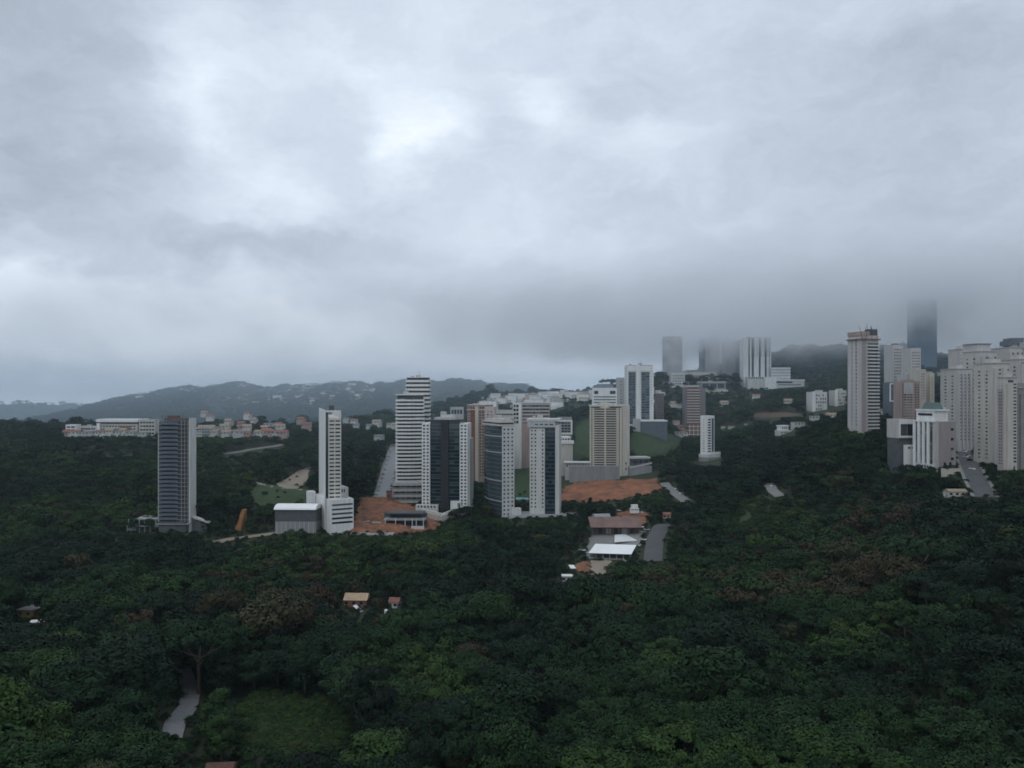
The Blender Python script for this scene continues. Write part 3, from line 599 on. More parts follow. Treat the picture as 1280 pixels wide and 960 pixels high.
    e = Bld('column_tower', 'white tower with two dark glazed columns and a white spine', 780.5, 930, 533, 458, right=817, th=2, depth=22)
    z = e.z; W_ = e.WX; e.body(WHITE)
    e.box('spine', WHITE, e.u(795), e.u(799.5), -1.8, 0, -12, z(455.5))
    for p0, p1 in ((785.5, 794.5), (801.5, 812)):
        x0, x1 = e.u(p0), e.u(p1); e.box('glazed_column', SLATE, x0, x1, -.12, .3, z(530), z(464)); e.windows('F', x0 + .2, x1 - .2, z(530), z(466), 2, 20, .8, .5, G_DK, off=-.14, skip=lambda r, k: random.random() < .2)
        e.box('cap', WHITE2, x0 - .4, x1 + .4, -.7, 0, z(465), z(463))
    for p0, p1 in ((781.5, 784), (813.2, 816)): e.windows('F', e.u(p0), e.u(p1), z(530), z(459), 2, 21, .5, .4, G_DK, skip=lambda r, k: k == 1)
    e.box('roof_edge', SLATE, .8, W_ - .8, 1, e.WY - 1, e.H + .01, e.H + 1.6)
    e.roofkit(2, 26, e.H + 1.6)
    f = Bld('flat_podium', 'grey windowless podium with a white roof beside the two column tower', 797, 905, 541, 527, right=834, th=3, depth=20); f.box('wall', SLATE, 0, f.WX, 0, f.WY, -6, f.H); f.box('roof', WHITE, -.4, f.WX + .4, -.4, f.WY + .4, f.H, f.H + 1.5); f.box('link_wall', LGREY, -8, -.4, 2, 9, -10, f.H + 3)
    g = Bld('brown_block', 'plain dark brown block between the two column tower and the scaffolded tower', 818, 980, 527, 493, right=830, th=0, depth=16); g.body(mat('dull_brown_render', (.17, .15, .14), .9, .1, .2)); g.windows('F', 1, g.WX - 1, 3, g.H - 2, 3, 9, .5, .4, G_DK); g.box('roof_edge', LGREY, -.5, g.WX + .5, -.5, g.WY, g.H + 1.0, g.H + 1.6)
    # scaffolded tower
    h = Bld('scaffolded_tower', 'unfinished tower with pale floor slabs in mauve safety netting', 853, 1000, 533, 483, right=882, th=-3, depth=20)
    z = h.z; x0, x1 = h.u(859), h.u(875); NET = mat('mauve_netting', (.20, .18, .185), .9, .14, .4); h.box('netting', NET, 0, x0, 0, h.WY, -6, h.H - 1); h.box('netting', NET, x1, h.WX, 0, h.WY, -6, h.H - 2); h.box('core', RUST, x0, x1, 1.2, h.WY, -6, h.H - 2)
    h.bands(WHITE2, 0, h.H - 3, 14, x0 + .02, x1 - .02, -.3, h.WY - 1, .34, 'floor_slab', .4); h.box('roof_slab', PALE, 1, h.WX * .7, .4, h.WY - 2, h.H - .9, h.H + 1.5)
    i = Bld('red_frame_house', 'red brick and white concrete frame beneath the scaffolded tower', 858, 985, 546, 531, right=882, th=0, depth=12); i.body(RUST); i.bands(WHITE2, 0, i.H, 3, -.4, i.WX + .4, -.5, i.WY, .2, 'floor_slab', .5); [i.box('column', WHITE2, x, x + .8, -.45, 0, -5, i.H) for x in (1, 6, 11, 16, 21)]
    j = Bld('slim_white_tower', 'small slim white tower with a dark window column, alone above the trees', 884, 770, 570, 521, right=893, th=28, left=875.5)
    z = j.z; j.body(WHITE, h=j.z(521)); j.windows('F', j.WX * .06, j.WX * .55, z(566), z(523), 1, 13, .75, .5, G_DK); j.box('glazed_strip', G_DK, j.WX * .62, j.WX * .9, -.08, .3, z(566), z(523)); j.windows('L', 2, j.WY - 2, z(566), z(523), 1, 13, .2, .3, G_MD)
    j.box('base', WHITE2, -2, j.WX + 5, -3, j.WY, -4, z(568)); j.box('base_wall', GREY, -3, j.WX + 6, -4, j.WY - 1, -16, z(571.5)); j.box('base_parapet', WHITE, j.WX * .2, j.WX + 5, -3.2, -2.6, z(568), z(565)); protect([(870, 560), (902, 560), (902, 580), (870, 580)], 765)
beige_tower()
# ---- misty towers on the hill at the right
def misty_hill():
    b = Bld('misty_tower', 'plain grey tower fading into the cloud, left end of the hilltop towers', 828, 1250, 478, 421, right=853, th=2, depth=26, guard=False)
    b.body(GREY); b.windows('F', 2, b.WX - 2, 12, b.H - 2, 6, 15, .5, .4, G_MD)
    b.box('base_block', WHITE2, 2, 8, -6, 0, -10, b.z(467)); b.windows('F', 2.5, 7.5, b.z(478), b.z(468), 2, 3, .5, .5, G_DK, off=-6)
    rows_ = [('misty_tower', 'slim dark grey tower dissolving in low cloud', 874, 882.5, 424, 1230, SLATE), ('misty_tower', 'pale pinkish tower veiled by a drifting wisp of cloud', 883, 900, 421, 1240, PALE),
             ('misty_tower', 'pale tower half hidden by cloud, next to the ribbed white tower', 902, 919, 424, 1225, BEIGE), ('misty_tower', 'dark glazed tower just left of the ribbed white tower', 919.5, 928, 426, 1215, SLATE)]
    for nm, lb, p0, p1, tp, Y, m in rows_:
        t = Bld(nm, lb, p0, Y, 476, tp, right=p1, th=0, depth=22, guard=False); t.body(m, sink=12); t.windows('F', 1, t.WX - 1, 8, t.H - 2, 3 if t.WX < 14 else 5, 16, .5, .45, G_DK)
    k = Bld('ribbed_tower', 'white ribbed hotel like tower on a long white podium', 929.5, 1150, 478, 422, right=964, th=-2, depth=24, guard=False)
    z = k.z; W_ = k.WX; k.box('core', DGREY, .5, W_ - .5, 1.6, k.WY, -8, k.H - 1)
    for p0, p1 in ((929.6, 935.5), (937.5, 939.6), (942.5, 948.5), (951, 956), (958.5, 961.5), (962.4, 964)): k.box('rib', WHITE, k.u(p0), k.u(p1), 0, k.WY - 1, -8, k.H - 1)
    k.box('top_wall', WHITE2, 0, W_, 0, k.WY, k.H - 1, k.H + 1); k.windows('F', k.u(949), k.u(962), z(446), z(425), 3, 8, .4, .4, G_DK, off=-.02); k.windows('F', k.u(938), k.u(948), z(446), z(425), 3, 8, .3, .4, G_DK, off=-.02)
    p = Bld('long_podium', 'long white stepped podium of the ribbed white tower', 929, 1135, 485, 470, right=1005, th=-2, depth=26, guard=False); z = p.z
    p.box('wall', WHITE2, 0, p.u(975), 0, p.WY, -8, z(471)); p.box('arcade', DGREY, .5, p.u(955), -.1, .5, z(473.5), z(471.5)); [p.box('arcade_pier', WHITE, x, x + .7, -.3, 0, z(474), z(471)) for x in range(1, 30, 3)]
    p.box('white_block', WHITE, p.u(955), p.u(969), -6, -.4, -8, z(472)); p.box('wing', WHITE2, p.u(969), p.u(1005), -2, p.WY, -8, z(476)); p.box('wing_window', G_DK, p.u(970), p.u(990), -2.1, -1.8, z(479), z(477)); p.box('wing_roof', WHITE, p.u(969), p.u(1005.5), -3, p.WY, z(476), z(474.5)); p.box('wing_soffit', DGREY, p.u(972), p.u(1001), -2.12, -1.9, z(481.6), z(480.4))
    p.box('upper_block', LGREY, p.u(965), p.u(989), 4, p.WY - 2, z(474.5), z(459)); [p.box('upper_stripe', WHITE, p.u(964.6), p.u(989.4), 3.7, 4, z(472 - i * 3.6), z(472 - i * 3.6) + 1.6) for i in range(4)]
    protect([(925, 462), (1008, 462), (1008, 486), (925, 486)], 1135)
    q = Bld('long_beige_block', 'long low beige block in front of the misty hilltop towers', 855, 1190, 480, 466, right=896, th=-2, depth=20, guard=False); q.body(CREAM); q.windows('F', 1, q.WX - 1, q.z(475), q.z(468), 12, 2, .7, .4, G_DK)
    r = Bld('white_flats', 'small white flats left of the long low beige block', 836, 1150, 483, 467, right=856, th=3, depth=16, guard=False); r.body(WHITE2); r.windows('F', 1, r.WX - 1, 2, r.H - 1, 5, 4, .55, .5, G_DK)
    s = Bld('glass_hall', 'low hall with dark glazing and a white roof on the slope edge', 872, 1110, 487, 478, right=907, th=4, depth=16, guard=False); z = s.z; s.box('wall', GREY, 0, s.WX, 0, s.WY, -8, s.H); s.windows('F', 1, s.WX - 1, z(486), z(479), 3, 1, .86, .8, G_DK, 'glazing'); s.box('roof', WHITE, -1, s.WX + 1, -1, s.WY, s.H, s.H + 1); s.box('terrace', WHITE2, 4, s.WX + 2, -4, 0, -8, z(487))
    protect([(832, 464), (925, 464), (925, 490), (832, 490)], 1105)
    for lb, p0, p1, tp, bs, Y in (('blocky white ruin like flats left of the tower with a rough top', 1008, 1034, 491, 519, 900), ('pale flats directly left of the tower with a rough top', 1036, 1058, 489, 515, 920)):
        t = Bld('hillside_flats', lb, p0, Y, bs, tp, right=p1, th=4, depth=16, vis=bs - 2); t.body(WHITE2 if p0 < 1020 else PALE); t.windows('F', 1, t.WX - 1, 1, t.H - 1, 6, 6, .55, .5, G_DK, skip=lambda r, c: random.random() < .3)
        t.box('stair_tower', WHITE, -.6, 2.5, -1.2, 0, -5, t.H + 1.5); t.box('penthouse', PALE, t.WX * .4, t.WX * .75, 2, 9, t.H, t.H + 3)
    for lb, p0, p1, tp, bs, Y in (('beige hut with a flat roof, largest of the huts right of the slim white tower', 910, 919, 532.5, 538, 800), ('small white hut nearest to the slim white tower', 901, 907, 533, 537.5, 800), ('tiny pale shed in the trees right of the beige hut', 930, 935, 530, 533, 840)):
        Y = at_ground(p0, bs, 560).y; t = Bld('hut', lb, p0, Y, bs, tp, right=p1, th=0, depth=6, vis=bs - 1, keep=3, cat='hut'); t.box('wall', CREAM if p0 > 908 and p0 < 920 else WHITE2, 0, t.WX, 0, t.WY, -5, t.H - .6); t.box('roof', ROOFT if p0 == 910 else LGREY, -.3, t.WX + .3, -.4, t.WY + .3, t.H - .6, t.H)
    v = Bld('white_villa', 'white villa of stacked terraces alone in the wooded slope', 975, 800, 546, 531, right=993, th=12, depth=10, vis=544); z = v.z
    v.box('wall', WHITE2, 0, v.WX * .8, 0, v.WY, -6, z(538)); v.box('upper_wall', WHITE, v.WX * .15, v.WX * .65, 2, v.WY, z(538), z(533)); v.box('roof', ROOFW, v.WX * .1, v.WX * .7, 1.4, v.WY + .4, z(533), z(532)); v.box('wing', WHITE2, v.WX * .55, v.WX, -3, 2, -6, z(541)); v.windows('F', .8, v.WX * .55, z(545), z(539), 3, 2, .6, .5, G_DK); v.windows('F', v.WX * .2, v.WX * .6, z(537), z(534), 3, 1, .6, .6, G_DK, off=2)
misty_hill()

# ---- right hand city
def right_city():
    b = Bld('construction_tower', 'tall unfinished apartment tower with scaffolding on top, right of the misty hill', 1077, 620, 540, 419, right=1098, th=18, left=1060, vis=538)
    W_, D, H = b.WX, b.WY, b.H; z = b.z
    b.box('wall', PALE, 0, W_, 0, D, -8, H)
    # left face: pale stacks of balconies and a darker strip
    for i, (a, c) in enumerate(((.01, .32), (.40, .64), (.70, .99))): b.box('pale_strip', mat('pale_grey_render', (.46, .45, .44), .85, .08, .3, (1, 1, .1)), -.5, 0, D * a, D * c, -8, H - 2)
    b.windows('L', D * .3, D * .42, 4, H - 3, 1, 24, .7, .5, G_DK); b.windows('L', D * .62, D * .72, 4, H - 3, 1, 24, .7, .5, G_DK)
    # corner recess and balconied right face
    b.box('brown_recess', MAUVE, .2, W_ * .25, -.12, .3, -8, H - 1); b.bands(MAUVE, 2, H - 2, 26, .1, W_ * .3, -.4, .3, .3, 'slab_edge', .4)
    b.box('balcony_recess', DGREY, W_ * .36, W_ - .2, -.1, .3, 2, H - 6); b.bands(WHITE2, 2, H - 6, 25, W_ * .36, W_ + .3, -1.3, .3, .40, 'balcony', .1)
    b.box('top_storey', PINK, -.6, W_ * .45, -.5, D, H, H + 3); b.box('top_slab', RUST, -1.5, W_ + 1, -1.4, D + .5, H - 3.4, H - 2.6); b.box('top_storey', DGREY, W_ * .5, W_, 1, D - 2, H, H + 5)
    for i in range(12): x = -1 + (W_ + 2) * i / 11; b.add('scaffold_pole', BLACKM, MB().tube((x, -1 + (i % 3) * 3, H - 3), (x, -1 + (i % 3) * 3, H + 3.5 + (i * 7 % 5)), .16, .14, 5))
    b.box('water_tank', WHITE, W_ * .1, W_ * .35, 3, 6, H + 3, H + 5); b.add('mast', BLACKM, MB().tube((W_ * .55, 4, H + 5), (W_ * .55, 4, H + 10), .2, .1, 5))
    b.add('mast', BLACKM, MB().tube((W_ * .8, 4, H + 5), (W_ * .8, 4, H + 8.5), .2, .1, 5))
    for lb, p0, p1, tp, bs, Y, m in (('grey misty apartment tower left of the blue glass skyscraper', 1106, 1129, 432, 500, 1000, PALE), ('pale misty tower in front of the blue glass skyscraper', 1128.5, 1151, 436, 500, 960, PALE)):
        t = Bld('misty_tower', lb, p0, Y, bs, tp, right=p1, th=3, depth=22, guard=False); t.body(m, sink=20); t.windows('F', 1, t.WX - 1, 4, t.H - 3, 6, 16, .5, .45, G_DK); t.box('roof_housing', SLATE, t.WX * .3, t.WX * .7, 4, 12, t.H, t.H + 3)
    s = Bld('glass_skyscraper', 'tall blue glass skyscraper whose top is lost in the cloud', 1134, 1300, 462, 374, right=1171, th=0, depth=24, guard=False); s.box('glass_body', G_BLUE, 0, s.WX, 0, s.WY, -25, s.H)
    for i in range(30): s._put('floor_line', 'fl', lambda: MB().box(-.15, s.WX + .15, -.15, s.WY + .15, 0, .8).build('floor_line', mat('blue_grey_spandrel', (.08, .13, .18), .4), s.root), None, (0, 0, s.H * i / 30))
    for i in range(7): s.box('mullion', SLATE, s.WX * i / 6 - .2, s.WX * i / 6 + .2, -.3, 0, -20, s.H)
    f = Bld('blue_frame_building', 'dark glass block outlined in white, beside the pink brick tower', 1106, 760, 502, 479, right=1120, th=0, depth=14, guard=False); f.body(SLATE, sink=14); z = f.z
    f.add('white_frame', WHITE, MB().box(-.3, .8, -.6, 0, 0, f.H).box(.8, f.WX, -.6, 0, f.H - 1, f.H).box(.8, f.WX, -.6, 0, 0, 1)); f.windows('F', 1.2, f.WX - .4, 1.5, f.H - 1.5, 3, 5, .85, .7, G_BLUE)
    k = Bld('pink_tower', 'pink brick tower with a paler blank upper face', 1117, 650, 527, 478, right=1150, th=4, depth=18, guard=False); k.body(PINK, sink=20); z = k.z
    k.windows('F', .6, k.u(1128), 1, k.H - 1, 3, 15, .55, .45, G_DK); k.windows('F', k.u(1130), k.u(1141), 1, z(492), 3, 11, .6, .45, G_DK); k.windows('F', k.u(1143), k.WX - .5, 1, k.H - 1, 2, 15, .55, .45, G_DK); k.bands(PALE, 0, k.H, 15, k.u(1129), k.u(1142), -.35, .1, .25, 'slab_edge', .6); k.box('pale_panel', LGREY, k.u(1130), k.u(1141), -.4, 0, z(492), z(479))
    k.box('dark_groove', RUST, k.u(1128.2), k.u(1129), -.05, .1, 0, k.H); k.box('roof_housing', MAUVE, 2, 9, 3, 10, k.H, k.H + 2.2)
    for lb, p0, p1, tp, Y, m in (('off white tower with a light top frame above the pink brick tower', 1126, 1143, 469, 720, LGREY), ('beige tower with a window column above the white office block', 1143, 1157.5, 463, 700, BEIGE), ('plain beige tower at the right end of the small cluster', 1158, 1168, 468, 710, CREAM)):
        t = Bld('cluster_tower', lb, p0, Y, 520, tp, right=p1, th=4, depth=16, guard=False); t.body(m, sink=16); t.windows('F', t.WX * .2, t.WX * .8, t.z(500), t.H - 2, 2, 10, .35, .4, G_DK); t.roofkit(1, int(p0))
    # white pilaster office
    p = Bld('pilaster_office', 'white office block with tall pilasters, dark window strips and a mauve side toned darker as shade', 1170, 520, 588, 527, right=1195, th=16, left=1143, vis=580)
    W_, D, H = p.WX, p.WY, p.H; z = p.z
    p.box('wall', MAUVE, 0, W_, 0, D, -6, H); p.box('corner_pier', PALE, -.6, W_ * .12, -.2, D * .12, -6, H + .4)  # mauve wall colour also carries the shade of the right side
    for i in range(4): y0 = D * (.16 + .215 * i); p.box('pilaster', WHITE, -1.0, 0, y0 + D * .105, y0 + D * .215, -4, H - .5); p.box('window_strip', G_DK, -.12, .2, y0, y0 + D * .105, 4, H - 1.5)
    for i in range(4): y0 = D * (.16 + .215 * i); p.windows('L', y0, y0 + D * .105, 4, H - 1.5, 1, 11, .9, .6, G_MD, off=-.12)
    p.box('cornice', WHITE, -1.1, .2, -.1, D, H - .5, H + .5); p.box('lower_band', WHITE2, -1.05, 0, 0, D * .9, .5, 3.6); p.windows('L', D * .15, D * .85, .5, 3.6, 6, 1, .6, .5, G_DK, off=-1.05)
    p.windows('F', W_ * .72, W_ * .9, 4, H - 2, 1, 4, .8, .25, G_DK); p.windows('F', W_ * .3, W_ * .85, 1, 6, 2, 1, .4, .6, G_DK)
    p.box('attic', WHITE, .6, W_ * .7, D * .1, D - 1, H, z(514)); p.box('attic_strip', BLACKM, .5, .7, D * .2, D * .85, z(520), z(517)); p.box('attic_roof', WHITE, .2, W_ * .75, D * .06, D - .6, z(514), z(512)); 
    g = MB(); x0, x1, y0, y1, h = 2, W_ * .6, D * .2, D * .8, z(512); g.v += [(x0, y0, h), (x1, y0, h), (x1, y1, h), (x0, y1, h), (x0 + 1, y0 + 2, h + 4.5), (x1 - 1, y0 + 2, h + 4.5), (x1 - 1, y1 - 2, h + 4.5), (x0 + 1, y1 - 2, h + 4.5)]; g.f += [(3, 2, 1, 0), (4, 5, 6, 7), (0, 1, 5, 4), (1, 2, 6, 5), (2, 3, 7, 6), (3, 0, 4, 7)]; p.add('glass_roof', mat('greenish_glass_roof', (.10, .15, .14), .3, .1, .4), g); p.box('lift_housing', WHITE2, W_ * .7, W_ * .85, D * .3, D * .55, H, z(510))
    a = Bld('glass_annex', 'low annex with a white framed dark window left of the pilaster office', 1124, 545, 562, 526, right=1143, th=8, depth=14, vis=546); z = a.z
    a.box('wall', PALE, 0, a.WX, 0, a.WY, z(548), a.H); a.parapet(PALE, 0, a.WX, 0, a.WY, a.H); a.box('base_wall', DGREY, .4, a.WX - .4, .6, a.WY, -8, z(548)); a.add('white_frame', WHITE, MB().box(-.4, a.WX + .2, -.8, 0, z(530), z(526) + .5).box(-.4, .6, -.8, 0, z(545), z(530)).box(-.4, a.WX + .2, -.8, 0, z(547), z(545))); a.windows('F', .8, a.WX - .2, z(545), z(530), 2, 1, .96, .94, G_DK, 'glazing'); a.box('lower_wall', WHITE, 3, a.WX + 2, -3, -.2, -6, z(556)); a.windows('F', 4, a.WX + 1, z(562), z(557), 3, 1, .6, .5, G_DK, off=-3)
    y = Bld('cream_wall', 'short cream boundary wall at the foot of the pilaster office', 1176, 500, 595, 586, right=1201, th=4, depth=.6, cat='wall', keep=1); y.box('wall_face', CREAM, 0, y.WX, 0, .4, -3, y.H); y.box('coping', LGREY, -.1, y.WX + .1, -.1, .5, y.H, y.H + .25)
    # towers of the right edge
    def plain(lb, cx, Y, bs, tp, right, th, left=None, depth=None, m=PALE, rows=20, seed=0, sidem=None, vis=None, name='apartment_tower', strips=2, guard=True):
        t = Bld(name, lb, cx, Y, bs, tp, right=right, th=th, left=left, depth=depth, guard=guard, vis=vis or bs - 4); t.body(m, sink=14); r = random.Random(seed); z = t.z
        n = strips
        for i in range(n):
            x0 = t.WX * (i + .18) / n; x1 = t.WX * (i + .62) / n; t.box('facade_rib', sidem or m, x0, x1, -.9, 0, -10, t.H - 1.5 - r.random() * 2)
            t.windows('F', x1 + .1, t.WX * (i + 1.1) / n if i < n - 1 else t.WX * .98, 5, t.H - 2, 1, rows, .75, .45, G_DK)
        if t.WY and th > 3:
            for i in range(2): t.windows('L', t.WY * (.2 + .4 * i), t.WY * (.38 + .4 * i), 5, t.H - 3, 1, rows, .6, .42, G_MD)
        t.box('crown_slab', LGREY, -.4, t.WX + .4, -.5, t.WY + .4, t.H + 1.0, t.H + 1.5); t.box('roof_housing', m, t.WX * .25, t.WX * .7, t.WY * .2, t.WY * .6, t.H, t.H + 4); return t
    plain('narrow pale tower squeezed between the striped tower and the tall right edge group', 1209, 690, 560, 443, 1222, 6, depth=16, m=PALE, rows=20, seed=4, strips=1)
    t = plain('striped white tower top rising behind the ribbed pale tower', 1188, 660, 560, 438, 1217, 2, depth=18, m=PALE, rows=18, seed=2); t.bands(WHITE2, t.z(470), t.z(440), 7, -.3, t.WX * .35, -.35, .2, .5, 'balcony', .2)
    plain('ribbed pale tower with a flat dark cornice, left side of the street', 1181, 585, 560, 463, 1216, 5, depth=20, m=PALE, rows=20, seed=1, strips=4, sidem=LGREY)
    t = plain('tall pale tower with a wide upper terrace, left of the right edge group', 1224, 600, 578, 441, 1246, 9, depth=18, m=PALE, rows=24, seed=5, sidem=LGREY); t.box('upper_storeys', PALE, .5, t.WX * .8, 3, t.WY, t.H, t.z(430)); t.box('upper_slab', SLATE, 0, t.WX * .84, 2.5, t.WY, t.z(430), t.z(429))
    t = plain('broad tower with dark slanted roofs at the top of the right edge group', 1242, 640, 575, 436, 1284, 0, depth=24, m=PALE, rows=24, seed=6, strips=4, guard=False); t.box('dark_roof', SLATE, 0, t.WX * .3, 2, 12, t.z(432), t.z(426)); t.box('dark_roof', SLATE, t.WX * .35, t.WX, 4, 16, t.z(430), t.z(422)); t.box('roof_block', PALE, t.WX * .75, t.WX, -2, 6, t.z(436), t.z(428))
    plain('beige tower with a windowed cornice in the middle of the right edge group', 1240, 520, 585, 456, 1262, 10, depth=16, m=BEIGE, rows=24, seed=7, sidem=PALE)
    t = plain('pale tower with a cornice of small openings near the right edge', 1262, 560, 580, 451, 1290, 4, depth=18, m=PALE, rows=24, seed=8, guard=False); t.windows('F', 1, t.WX - 1, t.H - 3, t.H - .5, 8, 1, .6, .6, G_DK, 'crown_opening', .06)
    t = plain('foremost cream tower at the right edge with a blank front and mauve left flank', 1255, 470, 590, 474, 1271.5, 14, left=1247, m=BEIGE, rows=24, seed=9, strips=1); t.windows('F', 2, t.WX - 2, t.H - 2, t.H - .4, 1, 1, .7, .9, G_DK, 'crown_opening', .07); t.windows('F', 2, t.WX - 1, 0, 4, 1, 1, .8, .6, G_DK, 'entrance_opening', .07); t.box('left_flank', MAUVE, -.3, 0, .5, t.WY - .5, -8, t.H - 6); t.windows('L', 1, t.WY - 1, 4, t.H - 7, 2, 24, .5, .4, G_DK, off=-.32)
    t = plain('dark grey brown tower cut by the right edge of the picture', 1272.5, 478, 588, 487, 1296, 10, depth=16, m=mat('brown_render', (.25, .24, .235), .8, .1, .3), rows=24, seed=10)
    protect([(1175, 590), (1282, 590), (1282, 604), (1240, 596)], 440)
right_city()

# ---- low metal roofed yard in the middle of the valley
def yard():
    road('road', [(816, 703), (817, 690), (819, 674), (828, 656)], 11, ASPH, kerb=False)
    sheet('yard', [(731, 699), (740, 664), (806, 664), (800, 678), (790, 690), (786, 701)], CONC, .25, 2.5)
    sheet('yard', [(738, 701), (763, 702), (757, 718), (739, 719)], DIRT, .3, 2)
    sheet('bare_ground', [(716, 707), (736, 701.5), (737.5, 718), (722, 716)], EARTH2, .3, 2)
    w = Bld('long_metal_roof_hall', 'long open hall under a clean white metal roof', 735.5, 474, 698, 690, right=789, th=-9, depth=21, cat='hall', keep=1)
    z = w.z; zz = 2.9; W_, D = w.WX, w.WY
    w.add('roof', ROOFW, MB().quadbox([(0, 0, zz), (W_, 0, zz), (W_ + 3, D, zz + 1.6), (3, D, zz + 1.6), (0, 0, zz + .35), (W_, 0, zz + .35), (W_ + 3, D, zz + 1.95), (3, D, zz + 1.95)]))
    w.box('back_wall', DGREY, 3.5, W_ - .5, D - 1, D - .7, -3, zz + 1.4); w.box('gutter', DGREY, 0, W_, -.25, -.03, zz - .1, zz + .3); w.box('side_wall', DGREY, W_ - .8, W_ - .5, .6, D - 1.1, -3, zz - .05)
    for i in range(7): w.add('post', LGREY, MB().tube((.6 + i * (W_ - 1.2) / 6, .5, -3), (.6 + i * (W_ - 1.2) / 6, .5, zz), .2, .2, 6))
    u = Bld('side_metal_roof', 'slanting white metal roof attached behind the long white roof', 768, 500, 687, 680, right=797, th=20, depth=15, cat='hall', keep=2); zz = 4.4
    u.add('roof', mat('dull_white_metal_roof', (.62, .64, .64), .55, .05, .12), MB().quadbox([(0, 0, zz), (u.WX, 0, zz), (u.WX - 1, u.WY, zz + 1.5), (8, u.WY, zz + 1.5), (0, 0, zz + .3), (u.WX, 0, zz + .3), (u.WX - 1, u.WY, zz + 1.8), (8, u.WY, zz + 1.8)]))
    for i in range(4): u.add('post', LGREY, MB().tube((.6 + i * (u.WX - 1.2) / 3, .4, -4), (.6 + i * (u.WX - 1.2) / 3, .4, zz), .18, .18, 6))
    r = Bld('rusty_roof_hall', 'long brown rusty roofed hall with a dark open front', 737, 520, 668, 656, right=800, th=-2, depth=26, cat='hall', keep=3); z = r.z; W_, D = r.WX, r.WY; h = 4.6
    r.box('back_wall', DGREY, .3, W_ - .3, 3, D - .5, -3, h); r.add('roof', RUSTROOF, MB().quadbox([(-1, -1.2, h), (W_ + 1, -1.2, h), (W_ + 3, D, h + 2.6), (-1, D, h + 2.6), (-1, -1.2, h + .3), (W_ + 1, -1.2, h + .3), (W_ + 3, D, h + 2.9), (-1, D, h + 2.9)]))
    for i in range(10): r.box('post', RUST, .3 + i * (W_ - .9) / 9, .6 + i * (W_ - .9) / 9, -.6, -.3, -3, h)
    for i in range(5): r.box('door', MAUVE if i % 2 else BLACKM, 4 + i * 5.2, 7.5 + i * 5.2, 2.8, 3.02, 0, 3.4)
    s = Bld('small_white_shed', 'small square white roofed shed left of the long white roof', 710.5, 446, 719, 707, right=720, th=4, depth=9, cat='shed', keep=2); s.box('wall', DGREY, .3, s.WX - .3, .3, s.WY - .3, -3, 3.6); s.box('roof', ROOFW, 0, s.WX, 0, s.WY, 3.6, 3.85); s.box('door', LGREY, 1.2, 2.6, .2, .32, 0, 2.2)
    b = Bld('plant_truck_depot', 'stack of white site cabins behind the rusty roofed hall', 786, 575, 640, 632, right=800, th=4, depth=6, cat='site cabin', keep=2); b.box('cabin', WHITE, 0, b.WX * .9, 0, 3, -1, 2.6); b.box('upper_cabin', WHITE, .8, b.WX * .8, .5, 3, 2.65, 5.0); b.windows('F', .4, b.WX * .85, .8, 2.4, 4, 1, .5, .6, G_DK)
    g = Bld('grey_tent_roof', 'pale curved canopy beside the rusty roofed hall', 744, 548, 652, 646, right=764, th=12, depth=9, cat='canopy', keep=2); k = MB(); n = 8
    prof = [(g.WY * i / n, 2.4 + 2.2 * math.sin(math.pi * i / n)) for i in range(n + 1)]; k.v += [(0, a, c) for a, c in prof] + [(g.WX, a, c) for a, c in prof]
    for i in range(n): k.f.append((i, i + n + 1, i + n + 2, i + 1))
    k.f += [tuple(range(n + 1)), tuple(reversed(range(n + 1, 2 * n + 2))), (0, n, 2 * n + 1, n + 1)]; g.add('canopy_sheet', GREY, k); [g.add('post', DGREY, MB().tube((x, y, -3), (x, y, 2.5), .12, .12, 5)) for x in (.3, g.WX - .3) for y in (.3, g.WY - .3)]
    sheet('bare_ground', [(790, 662), (806, 655), (812, 642), (790, 638), (772, 642), (768, 650)], EARTH2, .3, 2.5, rough=.5)
    protect([(704, 700), (735, 676), (740, 646), (782, 630), (806, 630), (806, 650), (800, 672), (788, 700), (760, 704), (757, 716), (720, 722)], 560)
yard()

# ---- ground: earthworks, lawns, streets
sheet('red_earth', [(706, 609), (728, 602), (770, 601), (820, 600), (829, 612), (812, 618), (790, 622), (772, 626), (745, 629), (700, 626)], EARTH, .3, 2.5, jitter=2.5, rough=1.3)
sheet('red_earth', [(452, 622), (498, 622), (520, 634), (527, 640), (552, 652), (541, 664), (500, 668), (436, 668), (444, 645)], EARTH2, .35, 2.2, jitter=2, rough=1.5)
sheet('grass', [(312, 616), (330, 605), (362, 612), (394, 612), (394, 630), (345, 632), (322, 634)], GRASSM, .35, 3)
sheet('bare_ground', [(345, 606), (372, 590), (388, 584), (384, 600), (372, 612), (350, 610)], DIRT, .3, 3)
sheet('grass', [(640, 572), (662, 568), (662, 600), (662, 628), (641, 628)], GRASSM, .3, 3)
sheet('grass', [(787, 556), (792, 541), (838, 541), (850, 552), (832, 566), (800, 570)], GRASSM, .35, 4)
sheet('grass', [(716, 566), (722, 528), (740, 522), (740, 574)], GRASSM, .35, 5, y0=760)
sheet('grass', [(918, 648), (930, 632), (948, 628), (944, 645), (925, 660)], GRASSM, .3, 3)
protect([(305, 888), (335, 872), (400, 878), (440, 904), (415, 930), (350, 940)], 275)
SCRUB.append([at_ground(*p).xy for p in [(285, 905), (325, 868), (400, 876), (450, 905), (425, 940), (350, 952), (290, 935)]])
SCRUB.append([at_ground(*p).xy for p in [(905, 655), (925, 628), (955, 625), (950, 650), (925, 668)]])
sheet('bare_ground', [(935, 521), (952, 516), (985, 515.5), (1004, 519), (985, 521.5), (950, 523)], STRIP, .4, 5, y0=820)
road('street', [(478, 626), (484, 604), (490, 580), (497, 556)], 13, WETASPH, kerb=True)
